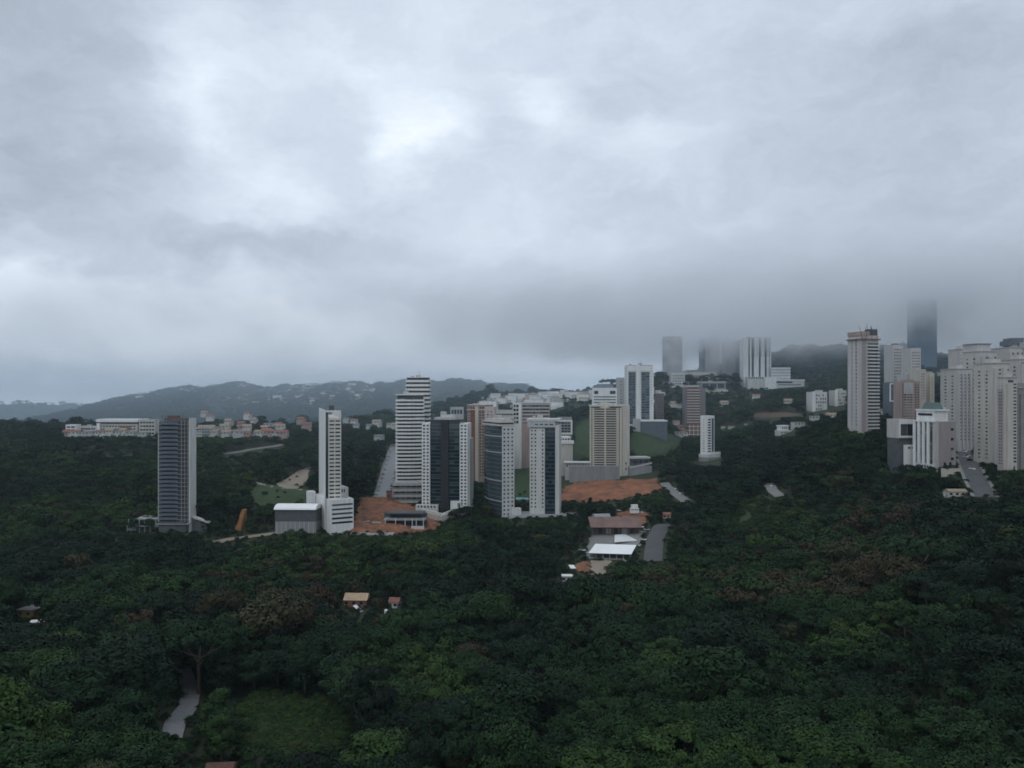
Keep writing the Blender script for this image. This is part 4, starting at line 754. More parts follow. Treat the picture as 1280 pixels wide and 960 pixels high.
road('street', [(1232, 622), (1220, 600), (1211, 580), (1203, 562), (1199, 545)], 10, ASPH, kerb=True, margin=.5)
road('road', [(214, 926), (219, 908), (235, 886), (239, 866), (229, 838)], 5.6, mat('pale_wet_asphalt', (.22, .22, .222), .5, .12, .5), kerb=False, margin=-.3)
road('dirt_path', [(266, 680), (290, 674), (316, 671), (352, 666)], 6, DIRT, kerb=False)
road('dirt_path', [(318, 604), (346, 610), (384, 614)], 4, DIRT, kerb=False)
road('road', [(280, 568), (310, 563), (345, 558), (362, 555)], 8, CONC, kerb=False)
road('road', [(960, 606), (967, 616), (975, 622)], 7, CONC, kerb=False)
road('road', [(830, 604), (842, 616), (858, 628)], 8, CONC, kerb=False)
def earth_chute():
    o = at_ground(296, 664, 400); w = empty('earth_scar', o); tag(w, 'narrow orange earth scar dropping through the dark trees', 'earth bank'); m = o.y / F
    b = MB(); N_ = 7
    for i in range(N_):
        a, c_ = i / N_, (i + 1) / N_; wd = lambda t: (3.6 - 1.6 * t) * m + .3 * math.sin(9 * t); xc = lambda t: (.2 + 2.6 * t) * m
        b.quadbox([(xc(a) - wd(a), 8 * a, -4 + 20 * a * m), (xc(a) + wd(a), 8 * a, -4 + 20 * a * m), (xc(a) + wd(a), 8 * a + 5, -4 + 20 * a * m), (xc(a) - wd(a), 8 * a + 5, -4 + 20 * a * m),
                   (xc(c_) - wd(c_), 8 * c_, 24 * c_ * m), (xc(c_) + wd(c_), 8 * c_, 24 * c_ * m), (xc(c_) + wd(c_), 8 * c_ + 5, 24 * c_ * m), (xc(c_) - wd(c_), 8 * c_ + 5, 24 * c_ * m)])
    b.build('bank', mat('orange_earth', (.30, .15, .06), .95, .2, .3, col2=(.18, .09, .045)), w); protect([(291, 638), (303, 638), (303, 664), (291, 664)], o.y + 20)
earth_chute()
def construction_site():
    o = at_ground(505, 661, 470); w = empty('building_site_frame', o); tag(w, 'low concrete frame with white columns on the brown earth building site', 'concrete frame'); m = o.y / F
    X = lambda p: (p - 505) * m; Z = lambda q: (662 - q) * m
    MB().box(X(478), X(531), 4, 16, Z(653), Z(651.5)).build('floor_slab', GREY, w); MB().box(X(482), X(528), 8, 20, Z(646), Z(644.5)).build('floor_slab', DGREY, w)
    for p in (480, 493, 505, 514, 519, 528): MB().box(X(p), X(p) + .5, 3.6, 4.1, -3, Z(650)).build('column', WHITE2, w)
    MB().box(X(476), X(531), 15, 16, -3, Z(646)).build('back_wall', DGREY, w); MB().box(X(514), X(530), 0, 1, -4, Z(659)).build('front_wall', WHITE2, w); MB().box(X(476), X(507), 1.2, 3, -4, Z(659)).build('front_wall', GREY, w)
    o = at_ground(433, 669, 470); f = empty('site_fence', o); tag(f, 'long low white hoarding along the front of the earth building site', 'fence'); m = o.y / F
    for i in range(6): MB().box(i * 10 * m, (i + .94) * 10 * m, 0, .25, -1, 2.6 * m + random.uniform(-.2, .3)).build('panel', WHITE2, f)
    for i in range(7): MB().box(i * 10 * m - .25, i * 10 * m - .02, -.1, .3, -1, 2.9 * m).build('post', GREY, f)
    protect([(430, 662), (496, 662), (496, 670), (430, 670)], o.y)
    for i, (px, py, Y, s) in enumerate(((455, 653, 580, 7), (470, 655, 580, 6))):
        k = empty('material_pile', at_ground(px, py, 470)); tag(k, ['longer heap of pale planks on the red earth', 'shorter heap of pale planks beside the concrete frame'][i], 'plank pile', 'plank piles on the building site')
        b_ = MB(); [b_.box(-s / 2 + random.uniform(-.5, .5), s / 2, j * .5, j * .5 + .4, -.5, .5 + random.uniform(0, .5)) for j in range(6)]; b_.build('planks', LGREY, k)
    c = empty('pavilion', W(486, 622, 640)); tag(c, 'small dark brown kiosk standing at the bottom end of the avenue', 'kiosk'); MB().box(-2, 2, 0, 3, -2, 5).build('wall', RUST, c); MB().box(-2.4, 2.4, -.4, 3.4, 5, 5.4).build('roof', DGREY, c); MB().box(-.6, .6, -.06, .1, 0, 2.2).build('door', BLACKM, c)
    t = empty('court', W(653, 608, 660)); t.location.z = float(ground(t.location.x, 660)) + .5; tag(t, 'small turquoise pool court on the lawn between the dotted towers', 'pool'); MB().box(-5, 5, 0, 14, -1.2, .3).build('basin', WHITE2, t); MB().box(-4.4, 4.4, .6, 13.4, .3, .36).build('water', TURQ, t); protect([(640, 596), (664, 596), (664, 612), (640, 612)], 660)
construction_site()

# ---- small houses
def cottage(name, lb, px, py, Y, w, d, h, wm, rm, th=0, rh=1.6, flat=False, group=None, vis=True, cat='house', parts=True):
    p = W(px, py, Y) if Y > 600 else at_ground(px, py, 120); Y = p.y; e = empty(name, p, R(th)); tag(e, lb, cat, group)
    MB().box(-w / 2, w / 2, 0, d, -3, h).build('wall', wm, e)
    if flat: MB().box(-w / 2 - .4, w / 2 + .4, -.4, d + .4, h, h + .35).build('roof', rm, e)
    else: MB().gable(-w / 2, w / 2, 0, d, h, rh).build('roof', rm, e)
    if parts:
        n = max(2, int(w / 3))
        for i in range(n):
            x = -w / 2 + (i + .3) * w / n; MB().box(x - .7, x + .7, -.05, .1, h - 1.9, h - .7).build('window', G_DK, e)
        MB().box(w * .36, w * .36 + .9, -.06, .1, 0, 2.1).build('door', DGREY, e)
    m = F / Y; NOTREE.append([(e.location.x - w / 2 - 2, Y - 5), (e.location.x + w / 2 + 2, Y - 5), (e.location.x + w / 2 + 2, Y + d + 2), (e.location.x - w / 2 - 2, Y + d + 2)])
    tp = HY - (e.location.z + h + (0 if flat else rh * .6) - CZ) * F / (Y + d)
    if vis: g = 3 if Y < 600 else 0; protect([(px - w / 2 * m - g, tp - g), (px + w / 2 * m + g, tp - g), (px + w / 2 * m + g, py - (.05 if Y < 400 else .4) * h * m), (px - w / 2 * m - g, py - (.05 if Y < 400 else .4) * h * m)], Y + d)
    return e
DROOF = mat('dark_brick_roof_tile', (.13, .07, .055), .9, .16, .9)
TANR = mat('ochre_roof_tile', (.42, .31, .21), .9, .14, .7)
def valley_houses():
    cottage('yellow_house', 'yellow walled house with a pale roof in the dark left trees', 32, 776, 332, 7, 7, 4.2, YELW, LGREY, -8, 1.0, True)
    cottage('lean_to', 'small white roofed lean to below the yellow house', 47, 786, 322, 5, 3, 2.2, RUST, WHITE, 18, .5, True, cat='shed')
    cottage('tan_roof_house', 'house with a long tan tiled roof in the valley trees', 444, 760, 385, 10.5, 7, 3.4, RUST, TANR, -3, 2.6)
    k = empty('white_canvas', at_ground(447, 765, 120)); tag(k, 'crumpled white canvas awning slung in front of the tan roofed house', 'awning'); MB().quadbox([(-2.2, 0, 2.6), (2.2, -1.5, -.4), (2.8, .5, -.2), (-1, 2, 2.6), (-2.2, 0, 2.7), (2.2, -1.5, -.3), (2.8, .5, -.1), (-1, 2, 2.7)]).build('canvas', WHITE, k); [MB().tube((x, .5, -4), (x, .5, 2.5 if x < 0 else -.1), .08, .08, 5).build('post', DGREY, k) for x in (-1.4, 2.2)]; protect([(438, 752), (456, 752), (456, 768), (438, 768)], 380)
    cottage('red_roof_house', 'small house with a dull red roof right of the tan roofed house', 492, 761, 385, 4.6, 4.6, 2.8, WHITE2, ROOFR, -10, 1.7)
    k = empty('water_tank', at_ground(482.5, 767, 120)); tag(k, 'tiny white water tank beside the dull red roof', 'water tank'); b = MB().tube((0, 0, -3), (0, 0, 1.6), .75, .85, 10).tube((0, 0, 1.6), (0, 0, 2), .85, .2, 10); b.build('tank_body', WHITE, k); MB().tube((0, 0, 2), (0, 0, 2.15), .25, .25, 8).build('lid', LGREY, k); protect([(478, 762), (487, 762), (487, 768), (478, 768)], 380)
    cottage('brick_roof_house', 'house with a red brown roof at the bottom edge of the picture', 272, 985, 208, 6.0, 5.5, 2.8, RUST, DROOF, 5, 1.6)
    cottage('hillside_house', 'small pale house at the roadside right of the street on the right', 1198, 622, 448, 10, 6, 3.0, BEIGE, ROOFT, 0, 1.2)
    cottage('white_hut', 'small white hut in the trees left of the right hand street', 1186, 624, 440, 3, 3, 3.0, WHITE, LGREY, 0, .5, True, cat='hut')
    cottage('white_hut', 'white hut at the yard corner below the small white shed', 709, 727, 438, 5, 4, 2.6, WHITE2, WHITE, 0, .4, True, cat='hut')
    cottage('guard_hut', 'pinkish guard hut at the upper right corner of the yard', 834, 652, 540, 5, 5, 4.6, PINK, ROOFR, 0, 1.2, cat='hut')
valley_houses()
def town_houses():
    for px, py, nm, wm, rm, lb in ((845, 532, 'town_house', WHITE2, ROOFT, 'white house left of the scaffolded tower, upper one'), (852, 538, 'town_house', PINK, ROOFR, 'pinkish red roofed house left of the scaffolded tower'), (848, 545, 'town_house', LGREY, GREY, 'grey house at the lane below the scaffolded tower'), (856, 548, 'town_house', WHITE2, ROOFR, 'white red roofed house at the foot of the red frame house'),
                                (1128, 552, 'town_house', WHITE2, LGREY, 'low white house under the glass annex'), (1112, 512, 'town_house', PALE, ROOFT, 'tan roofed house left of the pink brick tower'), (1104, 520, 'town_house', LGREY, GREY, 'grey roofed house between the scaffold topped tower and the pink tower'), (1040, 524, 'town_house', WHITE2, ROOFT, 'tan roofed house below the pale hillside flats'), (1018, 528, 'town_house', LGREY, GREY, 'grey house under the blocky hillside flats'), (945, 500, 'town_house', WHITE2, ROOFR, 'red roofed house on the slope below the long white podium'), (985, 505, 'town_house', PALE, ROOFT, 'tan roofed house right below the long white podium'), (905, 508, 'town_house', LGREY, ROOFT, 'tan roofed house right of the scaffolded tower'), (1000, 536, 'town_house', PALE, GREY, 'pale flat roofed house right of the white villa'), (1176, 470, 'town_house', WHITE2, ROOFT, 'pale house on the hill right of the blue skyscraper')):
        p = at_ground(px, py, 430); cottage(nm, lb, px, py, max(p.y, 601), random.Random(px).uniform(8, 12), 8, random.Random(py).uniform(4, 7), wm, rm, random.Random(px + 1).uniform(-20, 20), 2, rm in (LGREY, GREY), 'houses among the right hand towers')
town_houses()
def ridge_houses():
    # long buildings of the left ridge, then rows of houses
    q = Bld('school_block', 'long building with a white roof and a red front on the left ridge', 122, 880, 545, 527, right=172, th=-4, depth=18, vis=538); z = q.z
    q.box('wall', BEIGE, 0, q.WX, 0, q.WY, -8, z(530)); q.box('roof', WHITE, -1, q.WX + 1, -1.5, q.WY + 1, z(527.5), z(524)); q.box('upper_wall', DGREY, 1, q.WX - 1, .5, q.WY, z(530), z(527.5)); q.windows('F', 2, q.WX - 2, z(538), z(531), 12, 2, .7, .45, G_DK); q.box('red_panel', RUST, q.u(150), q.u(163), -.4, 0, z(537), z(532)); q.box('white_wing', WHITE, 0, q.u(126), -2, 0, -6, z(529))
    q = Bld('white_flats', 'white three storey flats at the left end of the ridge', 82, 870, 543, 532, right=95, th=4, depth=12, vis=541); q.body(WHITE); q.windows('F', .8, q.WX - .8, 0, q.H, 2, 3, .85, .55, G_DK)
    q = Bld('white_flats', 'longer white row of flats beside the left end flats', 97, 885, 542, 534, right=120, th=0, depth=12, vis=539); q.body(WHITE2); q.windows('F', .8, q.WX - .8, 0, q.H, 7, 2, .8, .5, G_DK); q.roofkit(3, 5)
    q = Bld('beige_flats', 'beige ridge flats between the red fronted building and the dark tower', 174, 870, 544, 526, right=194, th=3, depth=14, vis=541); q.body(BEIGE); q.windows('F', .8, q.WX - .8, 0, q.H, 5, 4, .8, .5, G_DK); q.roofbox(WHITE2, 2, 8, 2, 6, 2.4)
    q = Bld('terraced_house', 'white stepped house right behind the dark unfinished tower', 244, 880, 548, 532, right=262, th=8, depth=12, vis=545); z = q.z; q.box('wall', WHITE2, 0, q.WX * .5, 0, q.WY, -6, z(538)); q.box('upper_wall', WHITE, 3, q.WX + 3, 3, q.WY, -6, z(534)); q.bands(WHITE, 0, z(534), 4, -.6, q.WX + 4, -.8, q.WY, .2, 'balcony', .5); q.windows('F', 1, q.WX, 0, z(534), 5, 4, .7, .5, G_DK, off=-.05); q.add('roof', ROOFT, MB().gable(2, q.WX + 4, 2, q.WY, z(534), 2.2))
    r = random.Random(4); spots = [(272 + i * 9.5 + r.uniform(-2, 2), 541 + r.uniform(-3, 4), 890 + r.uniform(-10, 60)) for i in range(9)] + [(284, 530, 1000), (300, 533, 990), (316, 528, 1010), (255, 519, 1150), (262, 524, 1130), (335, 533, 980), (348, 536, 960), (308, 522, 1100), (375, 528, 1040), (383, 536, 960), (432, 527, 1080), (442, 529, 1080), (462, 535, 1000), (470, 532, 1040), (488, 533, 1010), (494, 536, 985), (472, 548, 900), (445, 534, 1000)] + [(266 + i * 7.2 + r.uniform(-2, 2), 545 + r.uniform(-3, 2), 880 + r.uniform(-5, 15)) for i in range(13)] + [(84 + i * 8.5, 546 + r.uniform(-2, 2), 858) for i in range(12)]
    looks = [(PALE, ROOFT, 'pale house with a tan roof'), (WHITE2, ROOFR, 'white house with a red roof'), (PINK, ROOFR, 'pinkish house with a red roof'), (LGREY, GREY, 'pale flat roofed house')]
    for i, (px, py, Y) in enumerate(spots):
        a = looks[r.choice((0, 0, 1, 2, 3, 3, 3))] ; w = r.uniform(7, 12)
        e = cottage('ridge_house', a[2] + (' in the row at the left end of the ridge' if px < 195 else ' on the ridge between the two left towers' if px < 400 else ' on the ridge right of the slim white tower'), px, py, Y, w, r.uniform(7, 10), r.uniform(3.4, 6), a[0], a[1], r.uniform(-15, 15), 2, a[1] is GREY, 'houses along the left ridge')
        e.location.z = max(e.location.z, float(ground(e.location.x, e.location.y)) + .2)
ridge_houses()
def cars():
    def car_mesh(col_i):
        b = MB(); prof = [(-2.1, .3), (2.1, .3), (2.1, .75), (1.2, .9), (-1.9, .95)]
        i = len(b.v); b.v += [(x, -.85, z) for x, z in prof] + [(x, .85, z) for x, z in prof]; n = len(prof)
        b.f += [tuple(range(n)), tuple(reversed(range(n, 2 * n)))] + [(j, j + n, (j + 1) % n + n, (j + 1) % n) for j in range(n)]
        g = MB().quadbox([(-1.7, -.78, .93), (1.05, -.78, .9), (1.05, .78, .9), (-1.7, .78, .93), (-1.2, -.65, 1.45), (.4, -.65, 1.45), (.4, .65, 1.45), (-1.2, .65, 1.45)])
        w = MB(); w.tube((0, -.1, 0), (0, .1, 0), .32, .32, 8); return b, g, w
    paints = [('white', WHITE), ('silver', mat('silver_paint', (.45, .46, .48), .35, .05, .5)), ('black', mat('black_paint', (.02, .02, .022), .3, .05, .5)), ('red', mat('red_paint', (.35, .03, .025), .35, .05, .5))]
    protos = {}
    for nm, m in paints:
        b, g, w = car_mesh(0); protos[nm] = [b.build('body', m), g.build('cabin', G_DK), w.build('wheel', BLACKM)]
    used = set()
    def put(px, py, y0, rz, nm, lb, grp, dx=0):
        p = at_ground(px, py, y0); e = empty('car', (p.x + dx, p.y, p.z + .40), rz); tag(e, lb, 'car', grp)
        for k, o in enumerate(protos[nm]):
            for loc in ([(0, 0, 0)] if k < 2 else [(s * 1.3, t * .8, .32) for s in (-1, 1) for t in (-1, 1)]):
                if (nm, k) in used: q = o.copy(); COL.objects.link(q)
                else: q = o; used.add((nm, k))
                q.parent = e; q.location = loc
    r = random.Random(9); A = [(478, 626), (484, 604), (490, 580), (497, 556)]
    for i in range(26):
        t = i / 25 * 2.9; k = int(t); f = t - k; a, c = A[k], A[k + 1]; px = a[0] + (c[0] - a[0]) * f; py = a[1] + (c[1] - a[1]) * f; side = 1 if i % 2 else -1
        nm = r.choice(('white', 'silver', 'black', 'white', 'red')); put(px, py, 500, 1.45, nm, f'{nm} car parked on the {"right" if side > 0 else "left"} kerb of the avenue beside the balcony towers', 'cars parked along the avenue', side * 5.2)
    for px, py, nm, w in ((1205, 566, 'white', 'farthest'), (1209, 571, 'silver', 'second farthest'), (1212, 577, 'black', 'middle'), (1207, 573, 'white', 'left lane'), (1215, 588, 'white', 'nearest'), (1203, 561, 'silver', 'hindmost')):
        put(px, py, 400, 1.75, nm, f'{w} {nm} car on the street below the right edge towers', 'cars on the right street')
    for px, py, nm, w in ((803, 660, 'white', 'by the guard hut'), (808, 664, 'silver', 'near the yard entrance'), (806, 669, 'black', 'along the yard road'), (804, 676, 'white', 'at the end of the slanting roof'), (800, 683, 'silver', 'right of the long white roof'), (783, 703, 'white', 'in front of the long white roof'), (728, 690, 'white', 'at the left end of the long white roof'), (713, 722, 'white', 'below the small white shed'), (774, 640, 'white', 'left of the site cabins'), (800, 642, 'white', 'right of the site cabins')):
        put(px, py, 400, r.uniform(0, 3), nm, f'{nm} car parked {w}', 'cars parked in the yard')
    for px, py, nm, w in ((846, 612, 'white', 'upper'), (852, 618, 'white', 'lower'), (966, 609, 'white', 'lone')):
        put(px, py, 450, .8, nm, f'{w} {nm} car on the pale lane right of the ' + ('red earth' if px < 900 else 'valley, among trees'), 'cars on the pale lanes')
cars()

# ---- far ridges
def ridge(name, prof, Y, base, front, back, m, seed, trees, label_=None):
    r = np.random.default_rng(seed); P = np.array(prof, float); px = np.linspace(P[0, 0], P[-1, 0], 140); py = np.interp(px, P[:, 0], P[:, 1]); py = np.convolve(np.pad(py, 4, 'edge'), np.ones(9) / 9, 'valid')
    X = (px - 640) * Y / F; Zc = CZ - (py - HY) * Y / F + 4 * np.sin(px * .09) + 3 * np.sin(px * .21 + 2); rows_ = []; nr = 26
    for k in range(-nr, nr + 1):
        t = k / nr; s = max(0, 1 - abs(t)) ; s = s * s * (3 - 2 * s) * .35 + s * .65; yy = Y + (t * front if t < 0 else t * back); fold = 26 * np.sin(px * .05 + t * 3) * np.sin(math.pi * min(1, abs(t) * 2)) * (1 - abs(t))
        rows_.append(np.c_[X, np.full_like(X, yy) + fold * 4, base + (Zc - base) * s + fold * .6])
    V = np.concatenate(rows_); n = len(X); f = [(a * n + b, a * n + b + 1, (a + 1) * n + b + 1, (a + 1) * n + b) for a in range(2 * nr) for b in range(n - 1)]
    o = mesh_obj(name, V.tolist(), f, m, None, True); tag(o, kind='structure')
    G = np.array(rows_)                           # rows, columns, xyz
    def surf(a, b): i = np.clip(a, 0, 2 * nr - .01); j = np.clip(b, 0, n - 1.01); ii = i.astype(int); jj = j.astype(int); s = (i - ii)[:, None]; t = (j - jj)[:, None]; return G[ii, jj] * (1 - s) * (1 - t) + G[ii + 1, jj] * s * (1 - t) + G[ii, jj + 1] * (1 - s) * t + G[ii + 1, jj + 1] * s * t
    a = r.uniform(1, nr * 1.25, trees); b = r.uniform(0, n - 1, trees); q = surf(a, b); h = r.uniform(8, 14, trees) * (1 + .1 * (Y > 2000)); RF.append((q[:, 0], q[:, 1], q[:, 2], h, r.choice([0, 1, 2, 4], trees), r.uniform(1.2, 1.9, trees), np.clip(.15 + .5 * r.random(trees) ** 1.5, 0, 1), r.uniform(0, 6, trees)))
    def house(pxx, frac): jb = np.array([np.interp(pxx, px, np.arange(n))]); return surf(np.array([nr * frac]), jb)[0]
    return house
RF = []
M_hill = mat('wooded_hill', (.026, .040, .018), .95, scale=.01, col2=(.016, .028, .012))
h1 = ridge('hills', [(-260, 512), (-100, 508), (0, 506), (60, 505.5), (110, 506), (150, 512), (175, 520), (240, 535), (400, 545)], 3100, -200, 600, 600, M_hill, 1, 2500)
h2 = ridge('hills', [(60, 540), (110, 528), (140, 514), (165, 502), (190, 493), (230, 487), (262, 486), (300, 483), (330, 485), (360, 487), (400, 483), (450, 482), (500, 481), (540, 480), (580, 477), (620, 482), (680, 490), (760, 505)], 2600, -10, 900, 800, M_hill, 2, 9000)
h4 = ridge('hills', [(880, 478), (925, 462), (960, 445), (990, 438), (1020, 436), (1060, 438), (1100, 436), (1150, 438), (1185, 446), (1205, 458), (1240, 468), (1330, 478), (1450, 490)], 1800, 60, 380, 500, M_hill, 4, 4500)
def far_houses():
    r = random.Random(12); meshes = {}
    def tiny(key, w, d, h, rh, wm, rm):
        if key not in meshes:
            b = MB().box(-w / 2, w / 2, -d / 2, d / 2, -8, h); b.gable(-w / 2, w / 2, -d / 2, d / 2, h + .01, rh) if rh else b.box(-w / 2 - .4, w / 2 + .4, -d / 2 - .4, d / 2 + .4, h + .01, h + .6)
            me = bpy.data.meshes.new('hill_house'); me.from_pydata(b.v, [], b.f); me.materials.append(wm); me.materials.append(rm); me.polygons.foreach_set('material_index', [0] * 6 + [1] * (len(b.f) - 6)); me.update(); meshes[key] = me
        return meshes[key]
    kinds = [('a', 14, 11, 7, 0, WHITE, ROOFW), ('b', 18, 11, 5, 3, WHITE2, ROOFT), ('c', 12, 10, 9, 0, LGREY, WHITE2), ('d', 15, 11, 6, 3, WHITE, ROOFR), ('e', 24, 13, 12, 0, WHITE, LGREY)]
    def put(h, px, frac, sc, lb, grp):
        q = h(px, frac); k = r.choice(kinds); o = bpy.data.objects.new('hill_house', tiny(*k)); COL.objects.link(o); o.location = q; o.location.z += 4; o.rotation_euler.z = r.uniform(-.5, .5); o.scale = (sc,) * 3; tag(o, lb, 'house', grp)
    for c0, c1, f0, f1, n, wh in ((206, 235, .78, .86, 14, 'at the left end of the far wooded ridge'), (250, 285, .88, .97, 28, 'along the crest of the far ridge above the dark tower'), (290, 315, .88, .98, 28, 'in the bright cluster on the far ridge crest'), (368, 440, .85, .97, 40, 'on the far ridge above the slim white tower'), (320, 480, .55, .8, 34, 'scattered on the far slope between the left towers'), (440, 495, .6, .9, 26, 'on the far slope left of the balcony towers')):
        for i in range(n): put(h2, r.uniform(c0, c1), r.uniform(f0, f1), r.uniform(.55, 1.05), 'pale house ' + wh, 'houses on the far ridge')
    for c0, c1, d0, d1, n, wh in ((600, 645, 5, 22, 24, 'on the wooded left part of the centre hill'), (640, 702, 2, 26, 85, 'on the crowded hill above the striped office'), (702, 768, 1, 14, 50, 'on the hilltop left of the two column tower'), (770, 850, 2, 22, 12, 'on the slope below the misty towers')):
        for i in range(n):
            px = r.uniform(c0, c1); py = np.interp(px, (600, 625, 660, 740, 780, 830, 850), (494, 487, 486, 489, 492, 488, 487)) + 2 + r.uniform(d0, d1) * r.uniform(.3, 1); q = at_ground(px, py, 1000, 1580); k = r.choice(kinds); sc = r.uniform(.45, .85)
            o = bpy.data.objects.new('hill_house', tiny(*k)); COL.objects.link(o); o.location = q; o.rotation_euler.z = r.uniform(-.5, .5); o.scale = (sc,) * 3; tag(o, 'small pale house ' + wh, 'house', 'houses on the centre hill'); w = k[1] * sc / 2 * F / q.y; protect([(px - w, py - 6 * sc), (px + w, py - 6 * sc), (px + w, py - 1), (px - w, py - 1)], q.y)
    for px, ht, lb in ((626, 20, 'taller of two thin antenna masts on the centre hill'), (631, 15, 'shorter of two thin antenna masts on the centre hill')):
        q = at_ground(px, 489, 1300, 1560); e = empty('antenna_mast', q); tag(e, lb, 'mast', 'antenna masts on the centre hill'); MB().tube((0, 0, -3), (0, 0, ht), .8, .25, 5).build('pole', DGREY, e); MB().box(-1.2, 1.2, -.3, .3, ht * .8, ht * .86).build('antenna', LGREY, e)
far_houses()
# ------------------------------------------------------------------ forest
M_bark = mat('bark', (.09, .07, .05), .95, scale=1.2)
def leaf_material():
    m = bpy.data.materials.new('foliage'); m.use_nodes = True; nt = m.node_tree; N = nt.nodes.new; L = nt.links.new
    p = nt.nodes['Principled BSDF']; p.inputs['Roughness'].default_value = .7; p.inputs['Specular IOR Level'].default_value = .12
    at = N('ShaderNodeAttribute'); at.attribute_type = 'INSTANCER'; at.attribute_name = 'tint'
    rp = N('ShaderNodeValToRGB'); r = rp.color_ramp; L(at.outputs['Fac'], rp.inputs[0])
    r.elements[0].position = 0; r.elements[0].color = (.006, .014, .007, 1)
    r.elements[1].position = 1; r.elements[1].color = (.042, .030, .018, 1)
    for q, c in ((.3, (.009, .025, .011)), (.55, (.018, .043, .013)), (.72, (.033, .064, .016)), (.84, (.034, .040, .018))):
        e = r.elements.new(q); e.color = (*c, 1)
    tc = N('ShaderNodeTexCoord'); n = N('ShaderNodeTexNoise'); n.inputs['Scale'].default_value = 7; n.inputs['Detail'].default_value = 3
    L(tc.outputs['Object'], n.inputs['Vector'])
    hs = N('ShaderNodeHueSaturation'); mr = N('ShaderNodeMapRange'); L(n.outputs['Fac'], mr.inputs[0])
    mr.inputs[1].default_value = .3; mr.inputs[2].default_value = .7; mr.inputs[3].default_value = .5; mr.inputs[4].default_value = 1.6
    L(mr.outputs[0], hs.inputs['Value']); L(rp.outputs[0], hs.inputs['Color']); L(hs.outputs[0], p.inputs['Base Color'])
    return m
M_leaf = leaf_material()
NVS = {}
def crown_mesh(shape, n_lobes, per, size, seed):
    """leaf clumps on an uneven cloud of lobes; tree of height 1"""
    r = np.random.default_rng(seed); V = []; lob = []; NV = []; ctr = np.array([0, 0, .5])
    for i in range(n_lobes):
        if shape == 'dome':
            a = r.uniform(0, 2 * np.pi); t = r.uniform(0, 1) ** .6; rad = .40 * t * r.uniform(.75, 1.1); z = .80 - .34 * t ** 2 + r.uniform(-.06, .05); lr = r.uniform(.13, .23)
        elif shape == 'umbrella':
            a = r.uniform(0, 2 * np.pi); t = r.uniform(0, 1) ** .5; rad = .56 * t; z = .84 - .10 * t ** 2 + r.uniform(-.04, .04); lr = r.uniform(.09, .15)
        elif shape == 'oval':
            a = r.uniform(0, 2 * np.pi); z = r.uniform(.35, .90); rad = .23 * math.sqrt(max(0, 1 - ((z - .6) / .36) ** 2)) * r.uniform(.5, 1.1); lr = r.uniform(.08, .14)
        else:   # cone
            a = r.uniform(0, 2 * np.pi); z = r.uniform(.22, .95); rad = .24 * (1 - z) * r.uniform(.5, 1.1); lr = .05 + .10 * (1 - z)
        lob.append((rad * math.cos(a), rad * math.sin(a), z, lr))
    for (x, y, z, lr) in lob:
        d = r.normal(size=(per, 3)); d /= np.linalg.norm(d, axis=1)[:, None]; d[:, 2] = np.where(d[:, 2] < -.35, -d[:, 2], d[:, 2])
        rad = lr * r.uniform(.72, 1.12, per)[:, None]; c = np.array([x, y, z]) + d * rad * np.array([1, 1, .78])
        nn = d + r.normal(scale=.55, size=(per, 3)) + np.array([0, 0, .35]); nn /= np.linalg.norm(nn, axis=1)[:, None]
        u = np.cross(nn, r.normal(size=(per, 3))); u /= np.linalg.norm(u, axis=1)[:, None]; w = np.cross(nn, u)
        cd = c - ctr; cd /= np.linalg.norm(cd, axis=1)[:, None]; sn = d * .75 + cd * .45 + nn * .35; sn /= np.linalg.norm(sn, axis=1)[:, None]; NV.append(np.repeat(sn, 4, 0))
        s = size * r.uniform(.6, 1.35, per)[:, None]; e = r.uniform(.5, .9, per)[:, None]
        V.append(np.stack([c - u * s, c - w * s * e + nn * s * .2, c + u * s, c + w * s * e + nn * s * .2], 1))
    V = np.concatenate(V).reshape(-1, 3); n = len(V) // 4
    me = bpy.data.meshes.new('crown'); me.from_pydata(V.tolist(), [], np.arange(n * 4).reshape(n, 4).tolist()); me.update(); me.materials.append(M_leaf)
    me.polygons.foreach_set('use_smooth', [True] * n); NVS[me.name] = np.concatenate(NV); me.normals_split_custom_set_from_vertices(NVS[me.name].tolist()); return me
def trunk_mesh(shape, seed):
    r = random.Random(seed); b = MB(); top = {'dome': .62, 'umbrella': .70, 'oval': .80, 'cone': .92}[shape]
    mid = (r.uniform(-.02, .02), r.uniform(-.02, .02), top * .55)
    b.tube((0, 0, -.12), mid, .028, .020); b.tube(mid, (r.uniform(-.04, .04), r.uniform(-.04, .04), top), .020, .008)
    for i in range(5):
        a = i * 1.256 + r.uniform(-.3, .3); z = top * r.uniform(.5, .8); rr = {'dome': .28, 'umbrella': .40, 'oval': .14, 'cone': .10}[shape]
        b.tube((mid[0], mid[1], z), (rr * math.cos(a), rr * math.sin(a), min(.86, z + .20)), .012, .004, 5)
    me = bpy.data.meshes.new('trunk'); me.from_pydata(b.v, [], b.f); me.update(); me.materials.append(M_bark); return me
SHAPES = ['dome', 'dome', 'umbrella', 'oval', 'dome', 'cone']
NEAR = [(crown_mesh(s, {'dome': 17, 'umbrella': 24, 'oval': 20, 'cone': 26}[s], 250, .0215, 100 + i), trunk_mesh(s, i)) for i, s in enumerate(SHAPES)]
far_col = bpy.data.collections.new('forest_models')          # tree models instanced by the forest only
